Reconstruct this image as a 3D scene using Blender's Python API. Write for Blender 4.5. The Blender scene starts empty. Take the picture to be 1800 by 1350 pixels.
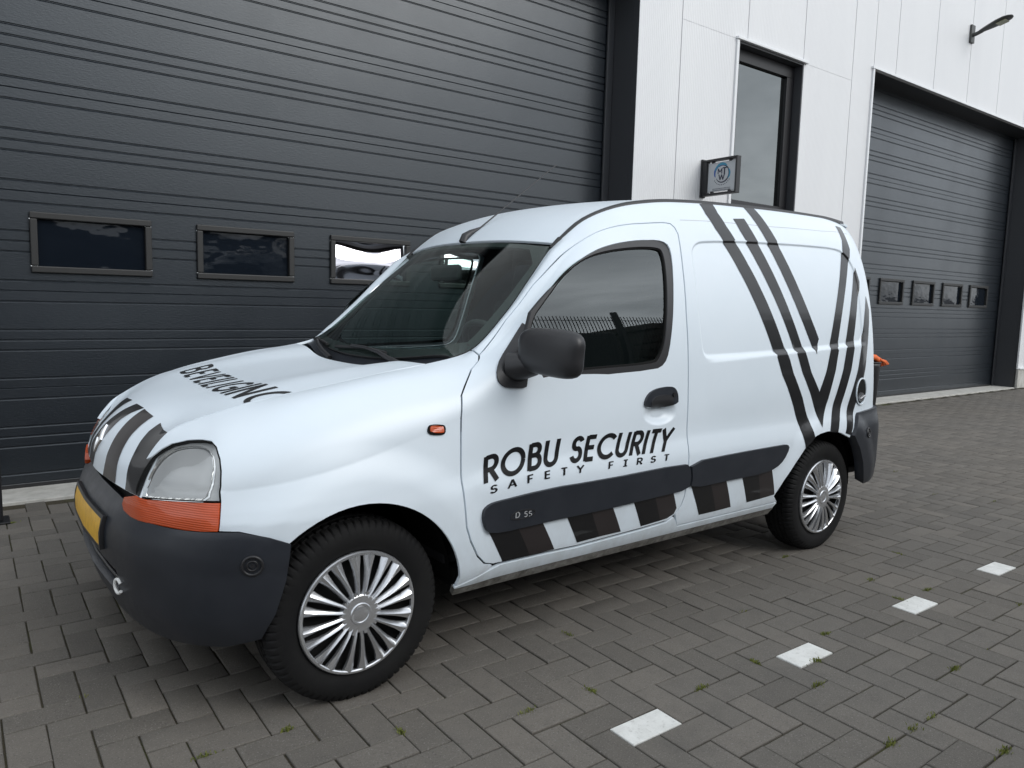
import bpy, bmesh, math, random
import numpy as np
from mathutils import Vector, Matrix
from mathutils.geometry import delaunay_2d_cdt

random.seed(7); rng = np.random.default_rng(11)
SC = bpy.context.scene
COL = SC.collection

# ------------------------------------------------------------------ camera
def look_rot(yaw, pitch, roll):
    f = Vector((math.cos(yaw)*math.cos(pitch), math.sin(yaw)*math.cos(pitch), -math.sin(pitch)))
    r = f.cross(Vector((0, 0, 1))).normalized(); u = r.cross(f)
    c, s = math.cos(roll), math.sin(roll)
    r2 = c*r + s*u; u2 = -s*r + c*u
    return Matrix((r2, u2, -f)).transposed()
cd = bpy.data.cameras.new('camera'); cam = bpy.data.objects.new('camera', cd); COL.objects.link(cam)
CAM = Vector((-0.9785, -2.8139, 1.2364))
cam.matrix_world = Matrix.Translation(CAM) @ look_rot(0.91685, 0.10965, 0.02633).to_4x4()
cd.sensor_fit = 'HORIZONTAL'; cd.sensor_width = 36.0; cd.lens = 36.0*1311.24/1800.0
cd.clip_start = .05; cd.clip_end = 900
SC.camera = cam

# ------------------------------------------------------------------ daylight: overcast sky, weak broad sun
SUN_EL, SUN_AZ = math.radians(33), math.radians(-66)     # towards +x, -y
sd = bpy.data.lights.new('sun', 'SUN'); so = bpy.data.objects.new('sun', sd); COL.objects.link(so)
sd.energy = 1.1; sd.angle = math.radians(34); sd.color = (1, .985, .96)
sdir = Vector((math.cos(SUN_EL)*math.cos(SUN_AZ), math.cos(SUN_EL)*math.sin(SUN_AZ), math.sin(SUN_EL)))
so.rotation_euler = sdir.to_track_quat('Z', 'Y').to_euler(); so.location = (8, -12, 14)
w = bpy.data.worlds.new('World'); SC.world = w; w.use_nodes = True
nt = w.node_tree; nt.nodes.clear()
def N(t, **k):
    n = nt.nodes.new(t)
    for a, b in k.items(): setattr(n, a, b)
    return n
sky = N('ShaderNodeTexSky', sky_type='NISHITA'); sky.sun_disc = False
sky.sun_elevation = SUN_EL; sky.sun_rotation = math.radians(90) - SUN_AZ
tc = N('ShaderNodeTexCoord'); sep = N('ShaderNodeSeparateXYZ'); nt.links.new(tc.outputs['Generated'], sep.inputs[0])
zc = N('ShaderNodeMath', operation='MAXIMUM'); zc.inputs[1].default_value = 0; nt.links.new(sep.outputs[2], zc.inputs[0])
zz = N('ShaderNodeMath', operation='ADD'); zz.inputs[1].default_value = .22; nt.links.new(zc.outputs[0], zz.inputs[0])
dx = N('ShaderNodeMath', operation='DIVIDE'); dy = N('ShaderNodeMath', operation='DIVIDE')
nt.links.new(sep.outputs[0], dx.inputs[0]); nt.links.new(zz.outputs[0], dx.inputs[1])
nt.links.new(sep.outputs[1], dy.inputs[0]); nt.links.new(zz.outputs[0], dy.inputs[1])
cb = N('ShaderNodeCombineXYZ'); nt.links.new(dx.outputs[0], cb.inputs[0]); nt.links.new(dy.outputs[0], cb.inputs[1])
n1 = N('ShaderNodeTexNoise'); n1.inputs['Scale'].default_value = 1.15; n1.inputs['Detail'].default_value = 7; n1.inputs['Roughness'].default_value = .52
n1.inputs['Distortion'].default_value = .35
nt.links.new(cb.outputs[0], n1.inputs['Vector'])
rmp = N('ShaderNodeValToRGB'); cr = rmp.color_ramp
cr.elements[0].position = .33; cr.elements[0].color = (3.9, 4.25, 4.6, 1)
cr.elements[1].position = .66; cr.elements[1].color = (9.6, 10.1, 10.7, 1)
e = cr.elements.new(.48); e.color = (6.2, 6.6, 7.05, 1)
nt.links.new(n1.outputs['Fac'], rmp.inputs['Fac'])
mx = N('ShaderNodeMix', data_type='RGBA'); mx.inputs[0].default_value = .93
nt.links.new(sky.outputs[0], mx.inputs[6]); nt.links.new(rmp.outputs[0], mx.inputs[7])
bg = N('ShaderNodeBackground'); bg.inputs['Strength'].default_value = .12
nt.links.new(mx.outputs[2], bg.inputs['Color'])
wo = N('ShaderNodeOutputWorld'); nt.links.new(bg.outputs[0], wo.inputs['Surface'])
SC.view_settings.view_transform = 'Standard'; SC.view_settings.look = 'None'
SC.view_settings.gamma = 1; SC.view_settings.exposure = .47
try: SC.view_settings.use_curve_mapping = False
except Exception: pass
SC.cycles.max_bounces = 10; SC.cycles.transparent_max_bounces = 24; SC.cycles.glossy_bounces = 5
SC.cycles.use_denoising = True
try: SC.cycles.sample_clamp_indirect = 8
except Exception: pass

# ------------------------------------------------------------------ materials
def mat(name, base, rough=.5, metal=0, coat=0, coat_rough=.03, spec=.5, build=None):
    m = bpy.data.materials.new(name); m.use_nodes = True
    b = m.node_tree.nodes['Principled BSDF']
    b.inputs['Base Color'].default_value = (*base, 1); b.inputs['Roughness'].default_value = rough
    b.inputs['Metallic'].default_value = metal; b.inputs['Coat Weight'].default_value = coat
    b.inputs['Coat Roughness'].default_value = coat_rough; b.inputs['Specular IOR Level'].default_value = spec
    if build: build(m.node_tree, b)
    return m
def node(t, ty, **k):
    n = t.nodes.new(ty)
    for a, b in k.items():
        if a.startswith('i_'): n.inputs[a[2:].replace('_', ' ')].default_value = b
        else: setattr(n, a, b)
    return n
def objpos(t, world=False):
    if world:
        g = node(t, 'ShaderNodeNewGeometry'); return g.outputs['Position']
    return node(t, 'ShaderNodeTexCoord').outputs['Object']
def noise(t, scale, detail=4, rough=.55, vec=None, stretch=None, world=False):
    n = node(t, 'ShaderNodeTexNoise', i_Scale=scale, i_Detail=detail, i_Roughness=rough)
    v = vec or objpos(t, world)
    if stretch:
        mp = node(t, 'ShaderNodeMapping'); mp.inputs['Scale'].default_value = stretch
        t.links.new(v, mp.inputs[0]); v = mp.outputs[0]
    t.links.new(v, n.inputs['Vector']); return n.outputs['Fac']
def ramp(t, fac, stops):
    r = node(t, 'ShaderNodeValToRGB'); el = r.color_ramp.elements
    while len(el) < len(stops): el.new(.5)
    for e_, (p_, c_) in zip(el, stops):
        e_.position = p_; e_.color = (*c_, 1) if len(c_) == 3 else c_
    t.links.new(fac, r.inputs[0]); return r.outputs[0]
def bump(t, b, h, strength=.2, dist=.01, target='Normal'):
    n = node(t, 'ShaderNodeBump', i_Strength=strength, i_Distance=dist)
    t.links.new(h, n.inputs['Height']); t.links.new(n.outputs[0], b.inputs[target])
def math_(t, op, a, b=None):
    n = node(t, 'ShaderNodeMath', operation=op)
    for i, v in enumerate((a, b)):
        if v is None: continue
        if isinstance(v, (int, float)): n.inputs[i].default_value = v
        else: t.links.new(v, n.inputs[i])
    return n.outputs[0]
def mixc(t, f, a, b):
    n = node(t, 'ShaderNodeMix', data_type='RGBA')
    for i, v in ((0, f), (6, a), (7, b)):
        if isinstance(v, (int, float)): n.inputs[i].default_value = v
        elif isinstance(v, tuple): n.inputs[i].default_value = (*v, 1)
        else: t.links.new(v, n.inputs[i])
    return n.outputs[2]

def b_paint(t, b):
    f = noise(t, 3.0, 5, .6, world=True)
    t.links.new(ramp(t, f, [(.3, (.640, .720, .785)), (.7, (.675, .750, .812))]), b.inputs['Base Color'])
    s = node(t, 'ShaderNodeSeparateXYZ'); t.links.new(objpos(t, True), s.inputs[0])
    hz = ramp(t, s.outputs[2], [(.25, (1,)*3), (.34, (.45,)*3), (.62, (0,)*3)])
    gr = ramp(t, noise(t, 11, 6, .7, world=True, stretch=(1, 1, .45)), [(.42, (0,)*3), (.75, (1,)*3)])
    base = ramp(t, f, [(.3, (.655, .730, .790)), (.7, (.690, .760, .818))])
    c = mixc(t, math_(t, 'MULTIPLY', math_(t, 'MULTIPLY', hz, gr), .55), base, (.30, .285, .26))
    sp = ramp(t, noise(t, 70, 3, .6, world=True), [(.70, (0,)*3), (.80, (1,)*3)])
    c = mixc(t, math_(t, 'MULTIPLY', math_(t, 'MULTIPLY', sp, hz), .5), c, (.20, .185, .16))
    t.links.new(c, b.inputs['Base Color'])
    bump(t, b, noise(t, 2.4, 2, .5, world=True), .035, .05, 'Coat Normal')
    r = noise(t, 9, 4, .6, world=True)
    t.links.new(math_(t, 'MULTIPLY_ADD', r, .10), b.inputs['Coat Roughness'])
M = {}
M['paint'] = mat('white_paint', (.77, .79, .81), .35, coat=1, build=b_paint)
M['vinyl'] = mat('black_vinyl', (.006, .006, .007), .40, spec=.3, coat=.45, coat_rough=.06)
M['vinyl2'] = mat('brown_black_vinyl', (.025, .0205, .0205), .42, spec=.3, coat=.2, coat_rough=.1)
def b_plastic(t, b):
    f = noise(t, 6, 5, .65, world=True)
    t.links.new(ramp(t, f, [(.3, (.013, .016, .022)), (.72, (.021, .024, .031))]), b.inputs['Base Color'])
    g = noise(t, 520, 2, .6, world=True)
    bump(t, b, g, .22, .0012)
    t.links.new(ramp(t, noise(t, 14, 4, .6, world=True), [(.3, (.33,)*3), (.7, (.44,)*3)]), b.inputs['Roughness'])
M['plastic'] = mat('dark_plastic', (.04, .043, .05), .5, build=b_plastic)
M['trim'] = mat('black_trim', (.018, .018, .020), .42)
M['rubber'] = mat('black_rubber', (.014, .014, .015), .6)
M['dark'] = mat('matt_and_shadow_black', (.006, .006, .006), .8, spec=.2)  # matt black for seals, housings and underside, and the filler's painted shade
M['inner'] = mat('cabin_grey', (.022, .022, .024), .75)
M['seat'] = mat('seat_cloth', (.030, .031, .036), .9, build=lambda t, b: bump(t, b, noise(t, 300, 2), .3, .003))
def b_tyre(t, b):
    f = noise(t, 7, 6, .65, world=True)
    t.links.new(ramp(t, f, [(.35, (.004, .004, .0045)), (.75, (.010, .0098, .0095))]), b.inputs['Base Color'])
    bump(t, b, noise(t, 160, 3), .2, .002)
M['tyre'] = mat('tyre_rubber', (.014, .014, .015), .78, spec=.3, build=b_tyre)
def b_alloy(t, b):
    f = noise(t, 6, 2, .5)
    t.links.new(ramp(t, f, [(.3, (.64, .65, .67)), (.75, (.70, .71, .73))]), b.inputs['Base Color'])
M['alloy'] = mat('silver_hubcap', (.58, .59, .61), .27, metal=.85, build=b_alloy)
M['chrome'] = mat('chrome', (.82, .83, .84), .08, metal=1)
M['reflector'] = mat('lamp_reflector', (.93, .93, .91), .13, metal=.65, build=lambda t, b: bump(t, b, noise(t, 22, 2, .5, stretch=(1, 3, .5)), .6, .03))
M['silver'] = mat('silver_plastic', (.46, .47, .48), .32, metal=.35, coat=.3)
def b_orange(t, b):
    s = node(t, 'ShaderNodeSeparateXYZ'); t.links.new(objpos(t, True), s.inputs[0])
    wv = math_(t, 'SINE', math_(t, 'MULTIPLY', s.outputs[2], 1000.0))
    bump(t, b, wv, .3, .001)
M['orange'] = mat('orange_lens', (.52, .066, .006), .30, coat=.55, coat_rough=.05, build=b_orange)
M['red'] = mat('red_lens', (.35, .010, .010), .15, coat=1)
M['yellow'] = mat('yellow_plate', (.72, .40, .02), .4, build=lambda t, b: t.links.new(ramp(t, noise(t, 30, 5), [(.3, (.60, .32, .02)), (.6, (.75, .42, .02))]), b.inputs['Base Color']))
M['white_plastic'] = mat('white_plastic', (.75, .75, .73), .4)
M['steel'] = mat('steel', (.35, .35, .36), .35, metal=.9)
def glass(name, tint, ior=1.5, rough=0.0, extra=0.0, wob=0):
    m = bpy.data.materials.new(name); m.use_nodes = True; t = m.node_tree; t.nodes.clear()
    o = node(t, 'ShaderNodeOutputMaterial'); tr = node(t, 'ShaderNodeBsdfTransparent'); tr.inputs[0].default_value = (*tint, 1)
    gl = node(t, 'ShaderNodeBsdfGlossy'); gl.inputs['Roughness'].default_value = rough; gl.inputs[0].default_value = (.92, .96, .95, 1)
    fr = node(t, 'ShaderNodeFresnel', i_IOR=ior); gb = node(t, 'ShaderNodeNewGeometry')
    t.links.new(math_(t, 'ADD', math_(t, 'MULTIPLY', gb.outputs['Backfacing'], 1/ior-ior), ior), fr.inputs['IOR'])
    f = math_(t, 'ADD', fr.outputs[0], extra) if extra else fr.outputs[0]
    mx_ = node(t, 'ShaderNodeMixShader'); t.links.new(f, mx_.inputs[0]); t.links.new(tr.outputs[0], mx_.inputs[1]); t.links.new(gl.outputs[0], mx_.inputs[2])
    if wob:
        bn = node(t, 'ShaderNodeBump', i_Strength=wob, i_Distance=.02); t.links.new(noise(t, 3.0, 2, .4), bn.inputs['Height'])
        t.links.new(bn.outputs[0], gl.inputs['Normal']); t.links.new(bn.outputs[0], fr.inputs['Normal'])
    t.links.new(mx_.outputs[0], o.inputs[0]); return m
M['glass'] = glass('side_glass', (.50, .61, .57), 1.65, 0, .08)
M['screen'] = glass('windscreen_glass', (.74, .88, .83), 1.42)
M['clear'] = glass('clear_lens', (.93, .93, .92), 1.5)
# building
def b_clad(t, b):
    s = node(t, 'ShaderNodeSeparateXYZ'); t.links.new(objpos(t), s.inputs[0])
    wv = math_(t, 'SINE', math_(t, 'MULTIPLY', s.outputs[0], 2*math.pi/.025))
    wv = math_(t, 'POWER', math_(t, 'MULTIPLY_ADD', wv, .5), 1.0) if False else wv
    bump(t, b, wv, .55, .0022)
    f = noise(t, 1.1, 5, .6, stretch=(1.6, 1, .25))
    t.links.new(ramp(t, f, [(.3, (.685, .69, .70)), (.7, (.725, .73, .735))]), b.inputs['Base Color'])
M['clad'] = mat('white_cladding', (.68, .69, .70), .42, build=b_clad)
M['flash'] = mat('white_flashing', (.74, .75, .76), .35)
def b_door(t, b):
    g = noise(t, 55, 4, .6, stretch=(.6, 1, 2.2))
    bump(t, b, g, .35, .0035)
    f = noise(t, 1.2, 4, .6, stretch=(.5, 1, 1.4))
    t.links.new(ramp(t, f, [(.3, (.009, .012, .016)), (.7, (.012, .015, .020))]), b.inputs['Base Color'])
    t.links.new(ramp(t, noise(t, 2.0, 4, .6), [(.3, (.34,)*3), (.7, (.44,)*3)]), b.inputs['Roughness'])
M['door'] = mat('anthracite_steel', (.01, .014, .019), .36, spec=.5, coat=.42, coat_rough=.23, build=b_door)
M['door'].node_tree.nodes['Principled BSDF'].inputs['Specular Tint'].default_value = (.90, .96, 1, 1)
M['door'].node_tree.nodes['Principled BSDF'].inputs['Coat Tint'].default_value = (.93, .97, 1, 1)
M['jamb'] = mat('anthracite_jamb', (.045, .047, .052), .45)
M['frame'] = mat('window_frame_black', (.015, .015, .0145), .5)
M['blackmetal'] = mat('black_metal', (.010, .010, .012), .45)
def b_conc(t, b):
    f = noise(t, 9, 7, .7)
    t.links.new(ramp(t, f, [(.3, (.36, .35, .32)), (.55, (.50, .49, .455)), (.8, (.56, .55, .52))]), b.inputs['Base Color'])
    bump(t, b, noise(t, 60, 5, .7), .4, .006)
M['concrete'] = mat('pale_concrete', (.5, .49, .46), .85, build=b_conc)
M['pane'] = glass('building_glass', (.05, .06, .065), 1.7, 0, .13, 0)
def b_acryl(t, b):
    f = noise(t, 4.5, 2, .45, stretch=(1.0, 1, 1.6)); bump(t, b, f, .35, .02)
M['acrylic'] = mat('acrylic_pane', (.007, .010, .015), .06, spec=.32, build=b_acryl)
M['bright_mirror_pane'] = mat('warped_mirror_pane', (.62, .60, .64), .05, metal=1.0)  # mirror metal in place of acrylic, brightening the sky reflected in the panes
# ground
def b_brick(white):
    def f(t, b):
        gi = node(t, 'ShaderNodeNewGeometry'); oi = node(t, 'ShaderNodeObjectInfo')
        r = math_(t, 'FRACT', math_(t, 'ADD', gi.outputs['Random Per Island'], oi.outputs['Random']))
        big = noise(t, .55, 5, .6, world=True); fine = noise(t, 330, 3, .7, world=True); mid = noise(t, 16, 5, .65, world=True)
        if white:
                c = ramp(t, mid, [(.25, (.58, .58, .55)), (.6, (.73, .73, .70))])
                c = mixc(t, math_(t, 'MULTIPLY', ramp(t, noise(t, 55, 5, .75, world=True), [(.55, (0,)*3), (.68, (1,)*3)]), .5), c, (.30, .285, .26))
        else:
            c = ramp(t, r, [(0, (.104, .096, .086)), (.25, (.121, .112, .100)), (.7, (.132, .122, .109)), (1, (.156, .142, .125))])
            c = mixc(t, math_(t, 'MULTIPLY', ramp(t, big, [(.35, (0,)*3), (.7, (1,)*3)]), .45), c, (.155, .136, .112))
            c = mixc(t, math_(t, 'MULTIPLY', ramp(t, mid, [(.45, (0,)*3), (.8, (1,)*3)]), .35), c, (.070, .066, .060))
            sp = ramp(t, noise(t, 210, 2, .75, world=True), [(.58, (0,)*3), (.70, (1,)*3)])
            c = mixc(t, math_(t, 'MULTIPLY', sp, .55), c, (.29, .28, .265))
            dk = ramp(t, noise(t, 150, 2, .7, world=True, stretch=(1, 1, 1)), [(.30, (1,)*3), (.42, (0,)*3)])
            c = mixc(t, math_(t, 'MULTIPLY', dk, .5), c, (.045, .042, .038))
            st = ramp(t, noise(t, 1.7, 3, .5, world=True), [(.62, (0,)*3), (.72, (1,)*3)])
            c = mixc(t, math_(t, 'MULTIPLY', st, .28), c, (.060, .058, .055))
        t.links.new(c, b.inputs['Base Color'])
        h = math_(t, 'ADD', fine, math_(t, 'MULTIPLY', noise(t, 110, 3, .6, world=True), .8))
        bump(t, b, h, .55, .0025)
    return f
M['brick'] = mat('grey_paver', (.11, .105, .10), .88, spec=.3, build=b_brick(False))
M['brick_white'] = mat('white_paver', (.7, .7, .67), .8, build=b_brick(True))
def b_joint(t, b):
    f = noise(t, 2.2, 6, .65, world=True); g = noise(t, 160, 4, .7, world=True)
    c = ramp(t, g, [(.3, (.030, .026, .019)), (.6, (.075, .066, .047)), (.8, (.15, .132, .098))])
    c = mixc(t, ramp(t, f, [(.50, (0,)*3), (.66, (.8,)*3)]), c, (.062, .070, .020))
    t.links.new(c, b.inputs['Base Color']); bump(t, b, g, .8, .006)
M['joint'] = mat('joint_sand', (.06, .055, .045), .95, spec=.15, build=b_joint)
M['yard'] = mat('yard_paving', (.10, .095, .09), .9, build=lambda t, b: t.links.new(ramp(t, noise(t, 3, 6, .7, world=True), [(.3, (.08, .076, .072)), (.7, (.12, .115, .11))]), b.inputs['Base Color']))
M['moss'] = mat('moss_green', (.13, .17, .025), .9, build=lambda t, b: t.links.new(ramp(t, noise(t, 60, 3, .6, world=True), [(.3, (.09, .12, .018)), (.7, (.21, .22, .05))]), b.inputs['Base Color']))
M['stone'] = mat('stacked_stone', (.05, .047, .042), .9, build=lambda t, b: t.links.new(ramp(t, noise(t, 5, 5, .7, world=True), [(.3, (.028, .026, .024)), (.7, (.085, .078, .066))]), b.inputs['Base Color']))
M['shed'] = mat('dark_shed_board', (.030, .030, .031), .8)
M['underseal'] = mat('grey_underseal', (.20, .20, .19), .7, build=lambda t, b: t.links.new(ramp(t, noise(t, 24, 6, .7, world=True), [(.35, (.075, .07, .06)), (.6, (.22, .215, .20)), (.8, (.30, .30, .29))]), b.inputs['Base Color']))
M['glove'] = mat('orange_fabric', (.75, .15, .035), .7, build=lambda t, b: bump(t, b, noise(t, 90, 3), .4, .004))
M['signface'] = mat('grey_sign_face', (.42, .44, .46), .35)
M['navy'] = mat('navy_print', (.010, .012, .035), .4)
M['teal'] = mat('teal_print', (.03, .22, .34), .4)
M['blue'] = mat('blue_print', (.03, .08, .30), .4)
M['lamp_grey'] = mat('lamp_grey', (.05, .052, .05), .5)
M['lamp_glass'] = mat('lamp_glass', (.22, .22, .13), .25)

# ------------------------------------------------------------------ object helpers
def thing(name, label, cat, loc=(0, 0, 0), rotz=0, group=None):
    o = bpy.data.objects.new(name, None); COL.objects.link(o); o.location = loc; o.rotation_euler = (0, 0, rotz)
    o.empty_display_size = .2
    o['label'] = label; o['category'] = cat
    if group: o['group'] = group
    return o
def tag(o, label, cat, group=None):
    o['label'] = label; o['category'] = cat
    if group: o['group'] = group
    return o
def link_mesh(name, me, m, parent=None, label=None):
    o = bpy.data.objects.new(name, me); COL.objects.link(o)
    for mm in (m if isinstance(m, (list, tuple)) else [m]):
        if mm and len(me.materials) < (len(m) if isinstance(m, (list, tuple)) else 1): me.materials.append(mm)
    if parent: o.parent = parent
    if label: o['label'] = label
    return o
def pydata(name, V, F, m, parent=None, smooth=False, label=None, mi=None):
    me = bpy.data.meshes.new(name); me.from_pydata([tuple(map(float, v)) for v in V], [], [tuple(int(i) for i in f) for f in F])
    if smooth: me.polygons.foreach_set('use_smooth', [True]*len(me.polygons))
    o = link_mesh(name, me, m, parent, label)
    if mi is not None: me.polygons.foreach_set('material_index', mi)
    me.update(); return o
class MB:
    def __init__(s): s.v = []; s.f = []; s.sm = []
    def add(s, V, F, smooth=False):
        n = len(s.v); s.v += [tuple(map(float, v)) for v in V]; s.f += [tuple(int(i)+n for i in f) for f in F]; s.sm += [smooth]*len(F); return s
    def box(s, a, b, ch=0.0, xf=None):
        a = np.minimum(a, b).astype(float) if False else np.array(a, float); b = np.array(b, float)
        lo, hi = np.minimum(a, b), np.maximum(a, b)
        if ch <= 0:
            V = [(x, y, z) for z in (lo[2], hi[2]) for y in (lo[1], hi[1]) for x in (lo[0], hi[0])]
            F = [(0,2,3,1),(4,5,7,6),(0,1,5,4),(2,6,7,3),(0,4,6,2),(1,3,7,5)]
        else:
            bm = bmesh.new(); bmesh.ops.create_cube(bm, size=1)
            for v in bm.verts: v.co = Vector([(lo[i]+hi[i])/2 + v.co[i]*(hi[i]-lo[i]) for i in range(3)])
            bmesh.ops.bevel(bm, geom=list(bm.edges), offset=ch, segments=2, affect='EDGES', profile=.5)
            V = [tuple(v.co) for v in bm.verts]; bm.verts.index_update(); F = [[v.index for v in f.verts] for f in bm.faces]; bm.free()
        if xf is not None: V = [tuple(xf @ Vector(v)) for v in V]
        return s.add(V, F)
    def tube(s, pts, r, n=8, closed=False, caps=True):
        P = [Vector(p) for p in pts]; rr = r if isinstance(r, (list, tuple)) else [r]*len(P); V = []; F = []
        up = None
        for i, p in enumerate(P):
            a = P[i-1] if (i > 0 or closed) else p; b = P[(i+1) % len(P)] if (i < len(P)-1 or closed) else p
            t = (b-a).normalized()
            if up is None: up = Vector((0, 0, 1)) if abs(t.z) < .9 else Vector((1, 0, 0))
            x = t.cross(up).normalized(); y = x.cross(t).normalized(); up = y
            for k in range(n):
                an = 2*math.pi*k/n; V.append(p + (x*math.cos(an) + y*math.sin(an))*rr[i])
        m = len(P) if closed else len(P)-1
        for i in range(m):
            for k in range(n):
                a = i*n+k; b = i*n+(k+1) % n; j = ((i+1) % len(P))*n
                F.append((a, b, j+(k+1) % n, j+k))
        s.add(V, F, True)
        if caps and not closed: s.add(V, [tuple(range(n))[::-1], tuple(range((len(P)-1)*n, len(P)*n))])
        return s
    def build(s, name, m, parent=None, label=None):
        me = bpy.data.meshes.new(name); me.from_pydata(s.v, [], s.f); me.polygons.foreach_set('use_smooth', s.sm); me.update()
        return link_mesh(name, me, m, parent, label)
def copy_tree(o, parent=None):
    c = o.copy(); COL.objects.link(c)
    if parent: c.parent = parent
    for ch in o.children: copy_tree(ch, c)
    return c
def structure(o): o['kind'] = 'structure'; return o
# ---- body surfaces
def pchip(xk, yk):
    xk = np.asarray(xk, float); yk = np.asarray(yk, float)
    h = np.diff(xk); d = np.diff(yk) / h
    m = np.zeros(len(xk)); m[0] = d[0]; m[-1] = d[-1]
    for i in range(1, len(xk) - 1):
        if d[i-1] * d[i] > 0:
            w1 = 2*h[i] + h[i-1]; w2 = h[i] + 2*h[i-1]
            m[i] = (w1 + w2) / (w1/d[i-1] + w2/d[i])
    def f(x):
        x = np.asarray(x, float)
        i = np.clip(np.searchsorted(xk, x) - 1, 0, len(xk) - 2)
        hh = h[i]; t = np.clip((x - xk[i]) / hh, 0.0, 1.0)
        a = (1 + 2*t)*(1-t)**2; b = t*(1-t)**2; c = t*t*(3-2*t); e = t*t*(t-1)
        return a*yk[i] + b*hh*m[i] + c*yk[i+1] + e*hh*m[i+1]
    return f

def sstep(e0, e1, x):
    t = np.clip((x - e0) / (e1 - e0), 0, 1)
    return t*t*(3 - 2*t)

# ---- flank of the van: stations along the body, metres; front axle at x=0, half widths positive
#  s      xb     W     zb    xe     ye    ze     k1   mb    k2   tph
ST = [
 (-.84, -.570, .350, .650, -.500, .320, .760, .55, -.15, .45, .60),
 (-.72, -.548, .470, .655, -.438, .430, .828, .55, -.15, .45, .60),
 (-.64, -.512, .560, .665, -.400, .452, .848, .55, -.12, .45, .45),
 (-.55, -.462, .650, .675, -.355, .478, .868, .55, -.10, .45, .38),
 (-.45, -.405, .730, .685, -.320, .500, .882, .55, -.08, .45, .32),
 (-.35, -.320, .785, .695, -.265, .520, .900, .55, -.07, .50, .26),
 (-.22, -.210, .815, .710, -.190, .535, .918, .60, -.06, .55, .02),
 (-.05, -.050, .830, .740, -.050, .560, .946, .62, -.06, .55, -.08),
 ( .15,  .150, .834, .790,  .150, .580, .984, .60, -.08, .55, -.10),
 (0.35, 0.35, 0.835, 0.85, 0.35, 0.592, 1.016, 0.55, -0.08, 0.55, 0.12),
 (0.5, 0.5, 0.835, 0.89, 0.5, 0.622, 1.056, 0.7, -0.07, 0.88, 0.2),
 (0.68, 0.68, 0.835, 0.92, 0.68, 0.606, 1.2, 0.8, -0.07, 0.9, 0.2),
 (0.8, 0.8, 0.835, 0.93, 0.8, 0.585, 1.325, 0.8, -0.07, 0.9, 0.22),
 (0.93, 0.93, 0.835, 0.93, 0.93, 0.562, 1.457, 0.75, -0.07, 0.8, 0.3),
 (1.085, 1.085, 0.835, 0.93, 1.085, 0.56, 1.575, 0.65, -0.07, 0.66, 0.5),
 (1.25, 1.25, 0.835, 0.93, 1.25, 0.56, 1.64, 0.58, -0.07, 0.56, 0.65),
 (1.36, 1.36, 0.835, 0.93, 1.36, 0.56, 1.667, 0.55, -0.07, 0.5, 0.75),
 (1.6, 1.6, 0.835, 0.93, 1.6, 0.56, 1.7, 0.55, -0.07, 0.5, 0.75),
 (2, 2, 0.835, 0.93, 2, 0.56, 1.722, 0.55, -0.07, 0.5, 0.75),
 (2.5, 2.5, 0.834, 0.93, 2.5, 0.56, 1.735, 0.55, -0.07, 0.5, 0.75),
 (2.8, 2.8, 0.834, 0.93, 2.79, 0.558, 1.737, 0.55, -0.07, 0.5, 0.75),
 (3, 2.995, 0.824, 0.93, 2.955, 0.555, 1.727, 0.55, -0.07, 0.5, 0.75),
 (3.1, 3.075, 0.810, 0.93, 3.025, 0.55, 1.715, 0.55, -0.07, 0.5, 0.75),
 (3.18, 3.130, 0.778, 0.93, 3.085, 0.54, 1.703, 0.55, -0.07, 0.5, 0.75),
 (3.26, 3.170, 0.722, 0.93, 3.11, 0.52, 1.694, 0.55, -0.07, 0.5, 0.75),
 (3.34, 3.190, 0.65, 0.93, 3.125, 0.48, 1.69, 0.55, -0.07, 0.5, 0.75),
]
_st = np.array(ST)
F_ = [pchip(_st[:, 0], _st[:, i]) for i in range(1, 11)]
def _soft(f):      # the front wing is one soft sheet: average the table over 12 cm there
    g = np.linspace(-.84, 3.34, 837); v = f(g); k = np.exp(-.5*(np.arange(-40, 41)*.005/.065)**2); k /= k.sum()
    e = np.concatenate([2*v[0]-v[1:41][::-1], v, 2*v[-1]-v[-41:-1][::-1]]); sm = np.convolve(e, k, 'valid')
    w_ = sstep(.62, .40, g); v = v*(1-w_) + sm*w_
    return lambda x: np.interp(x, g, v)
for _i in (1, 2, 6, 7, 8, 9): F_[_i] = _soft(F_[_i])
PROF = pchip([.20,.25,.30,.36,.46,.58,.62,.66,.70,.74,.80,.95], [-.080,-.050,-.022,-.006,0,0,-.002,-.010,-.019,-.022,-.024,-.034])
PROFS = pchip([.20,.25,.30,.36,.46,.56,.70,.80,.95], [-.080,-.050,-.022,-.006,0,0,-.009,-.019,-.034])
LEDGE_S, LEDGE_T = [1.62, 2.2973, 2.95], [.9785, .9949, 1.0130]
ARCH = [(0.0, .290), (2.60, .290)]
def rrect(s, t, ks, kt):  # signed distance to the stamped window field in the cargo flank
    return None
FIELD = []      # polygon of the stamped field (s,t), filled in below

def polydist(px, py, poly):
    P = np.asarray(poly, float); Q = np.roll(P, -1, 0)
    d = np.full(px.shape, 1e9); ins = np.zeros(px.shape, bool)
    for (ax, ay), (bx, by) in zip(P, Q):
        ex, ey = bx-ax, by-ay
        u = np.clip(((px-ax)*ex + (py-ay)*ey) / (ex*ex+ey*ey+1e-12), 0, 1)
        d = np.minimum(d, np.hypot(px-ax-u*ex, py-ay-u*ey))
        c = ((ay > py) != (by > py)) & (px < (bx-ax)*(py-ay)/((by-ay) if by != ay else 1e-12) + ax)
        ins ^= c
    return np.where(ins, -d, d)

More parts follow.
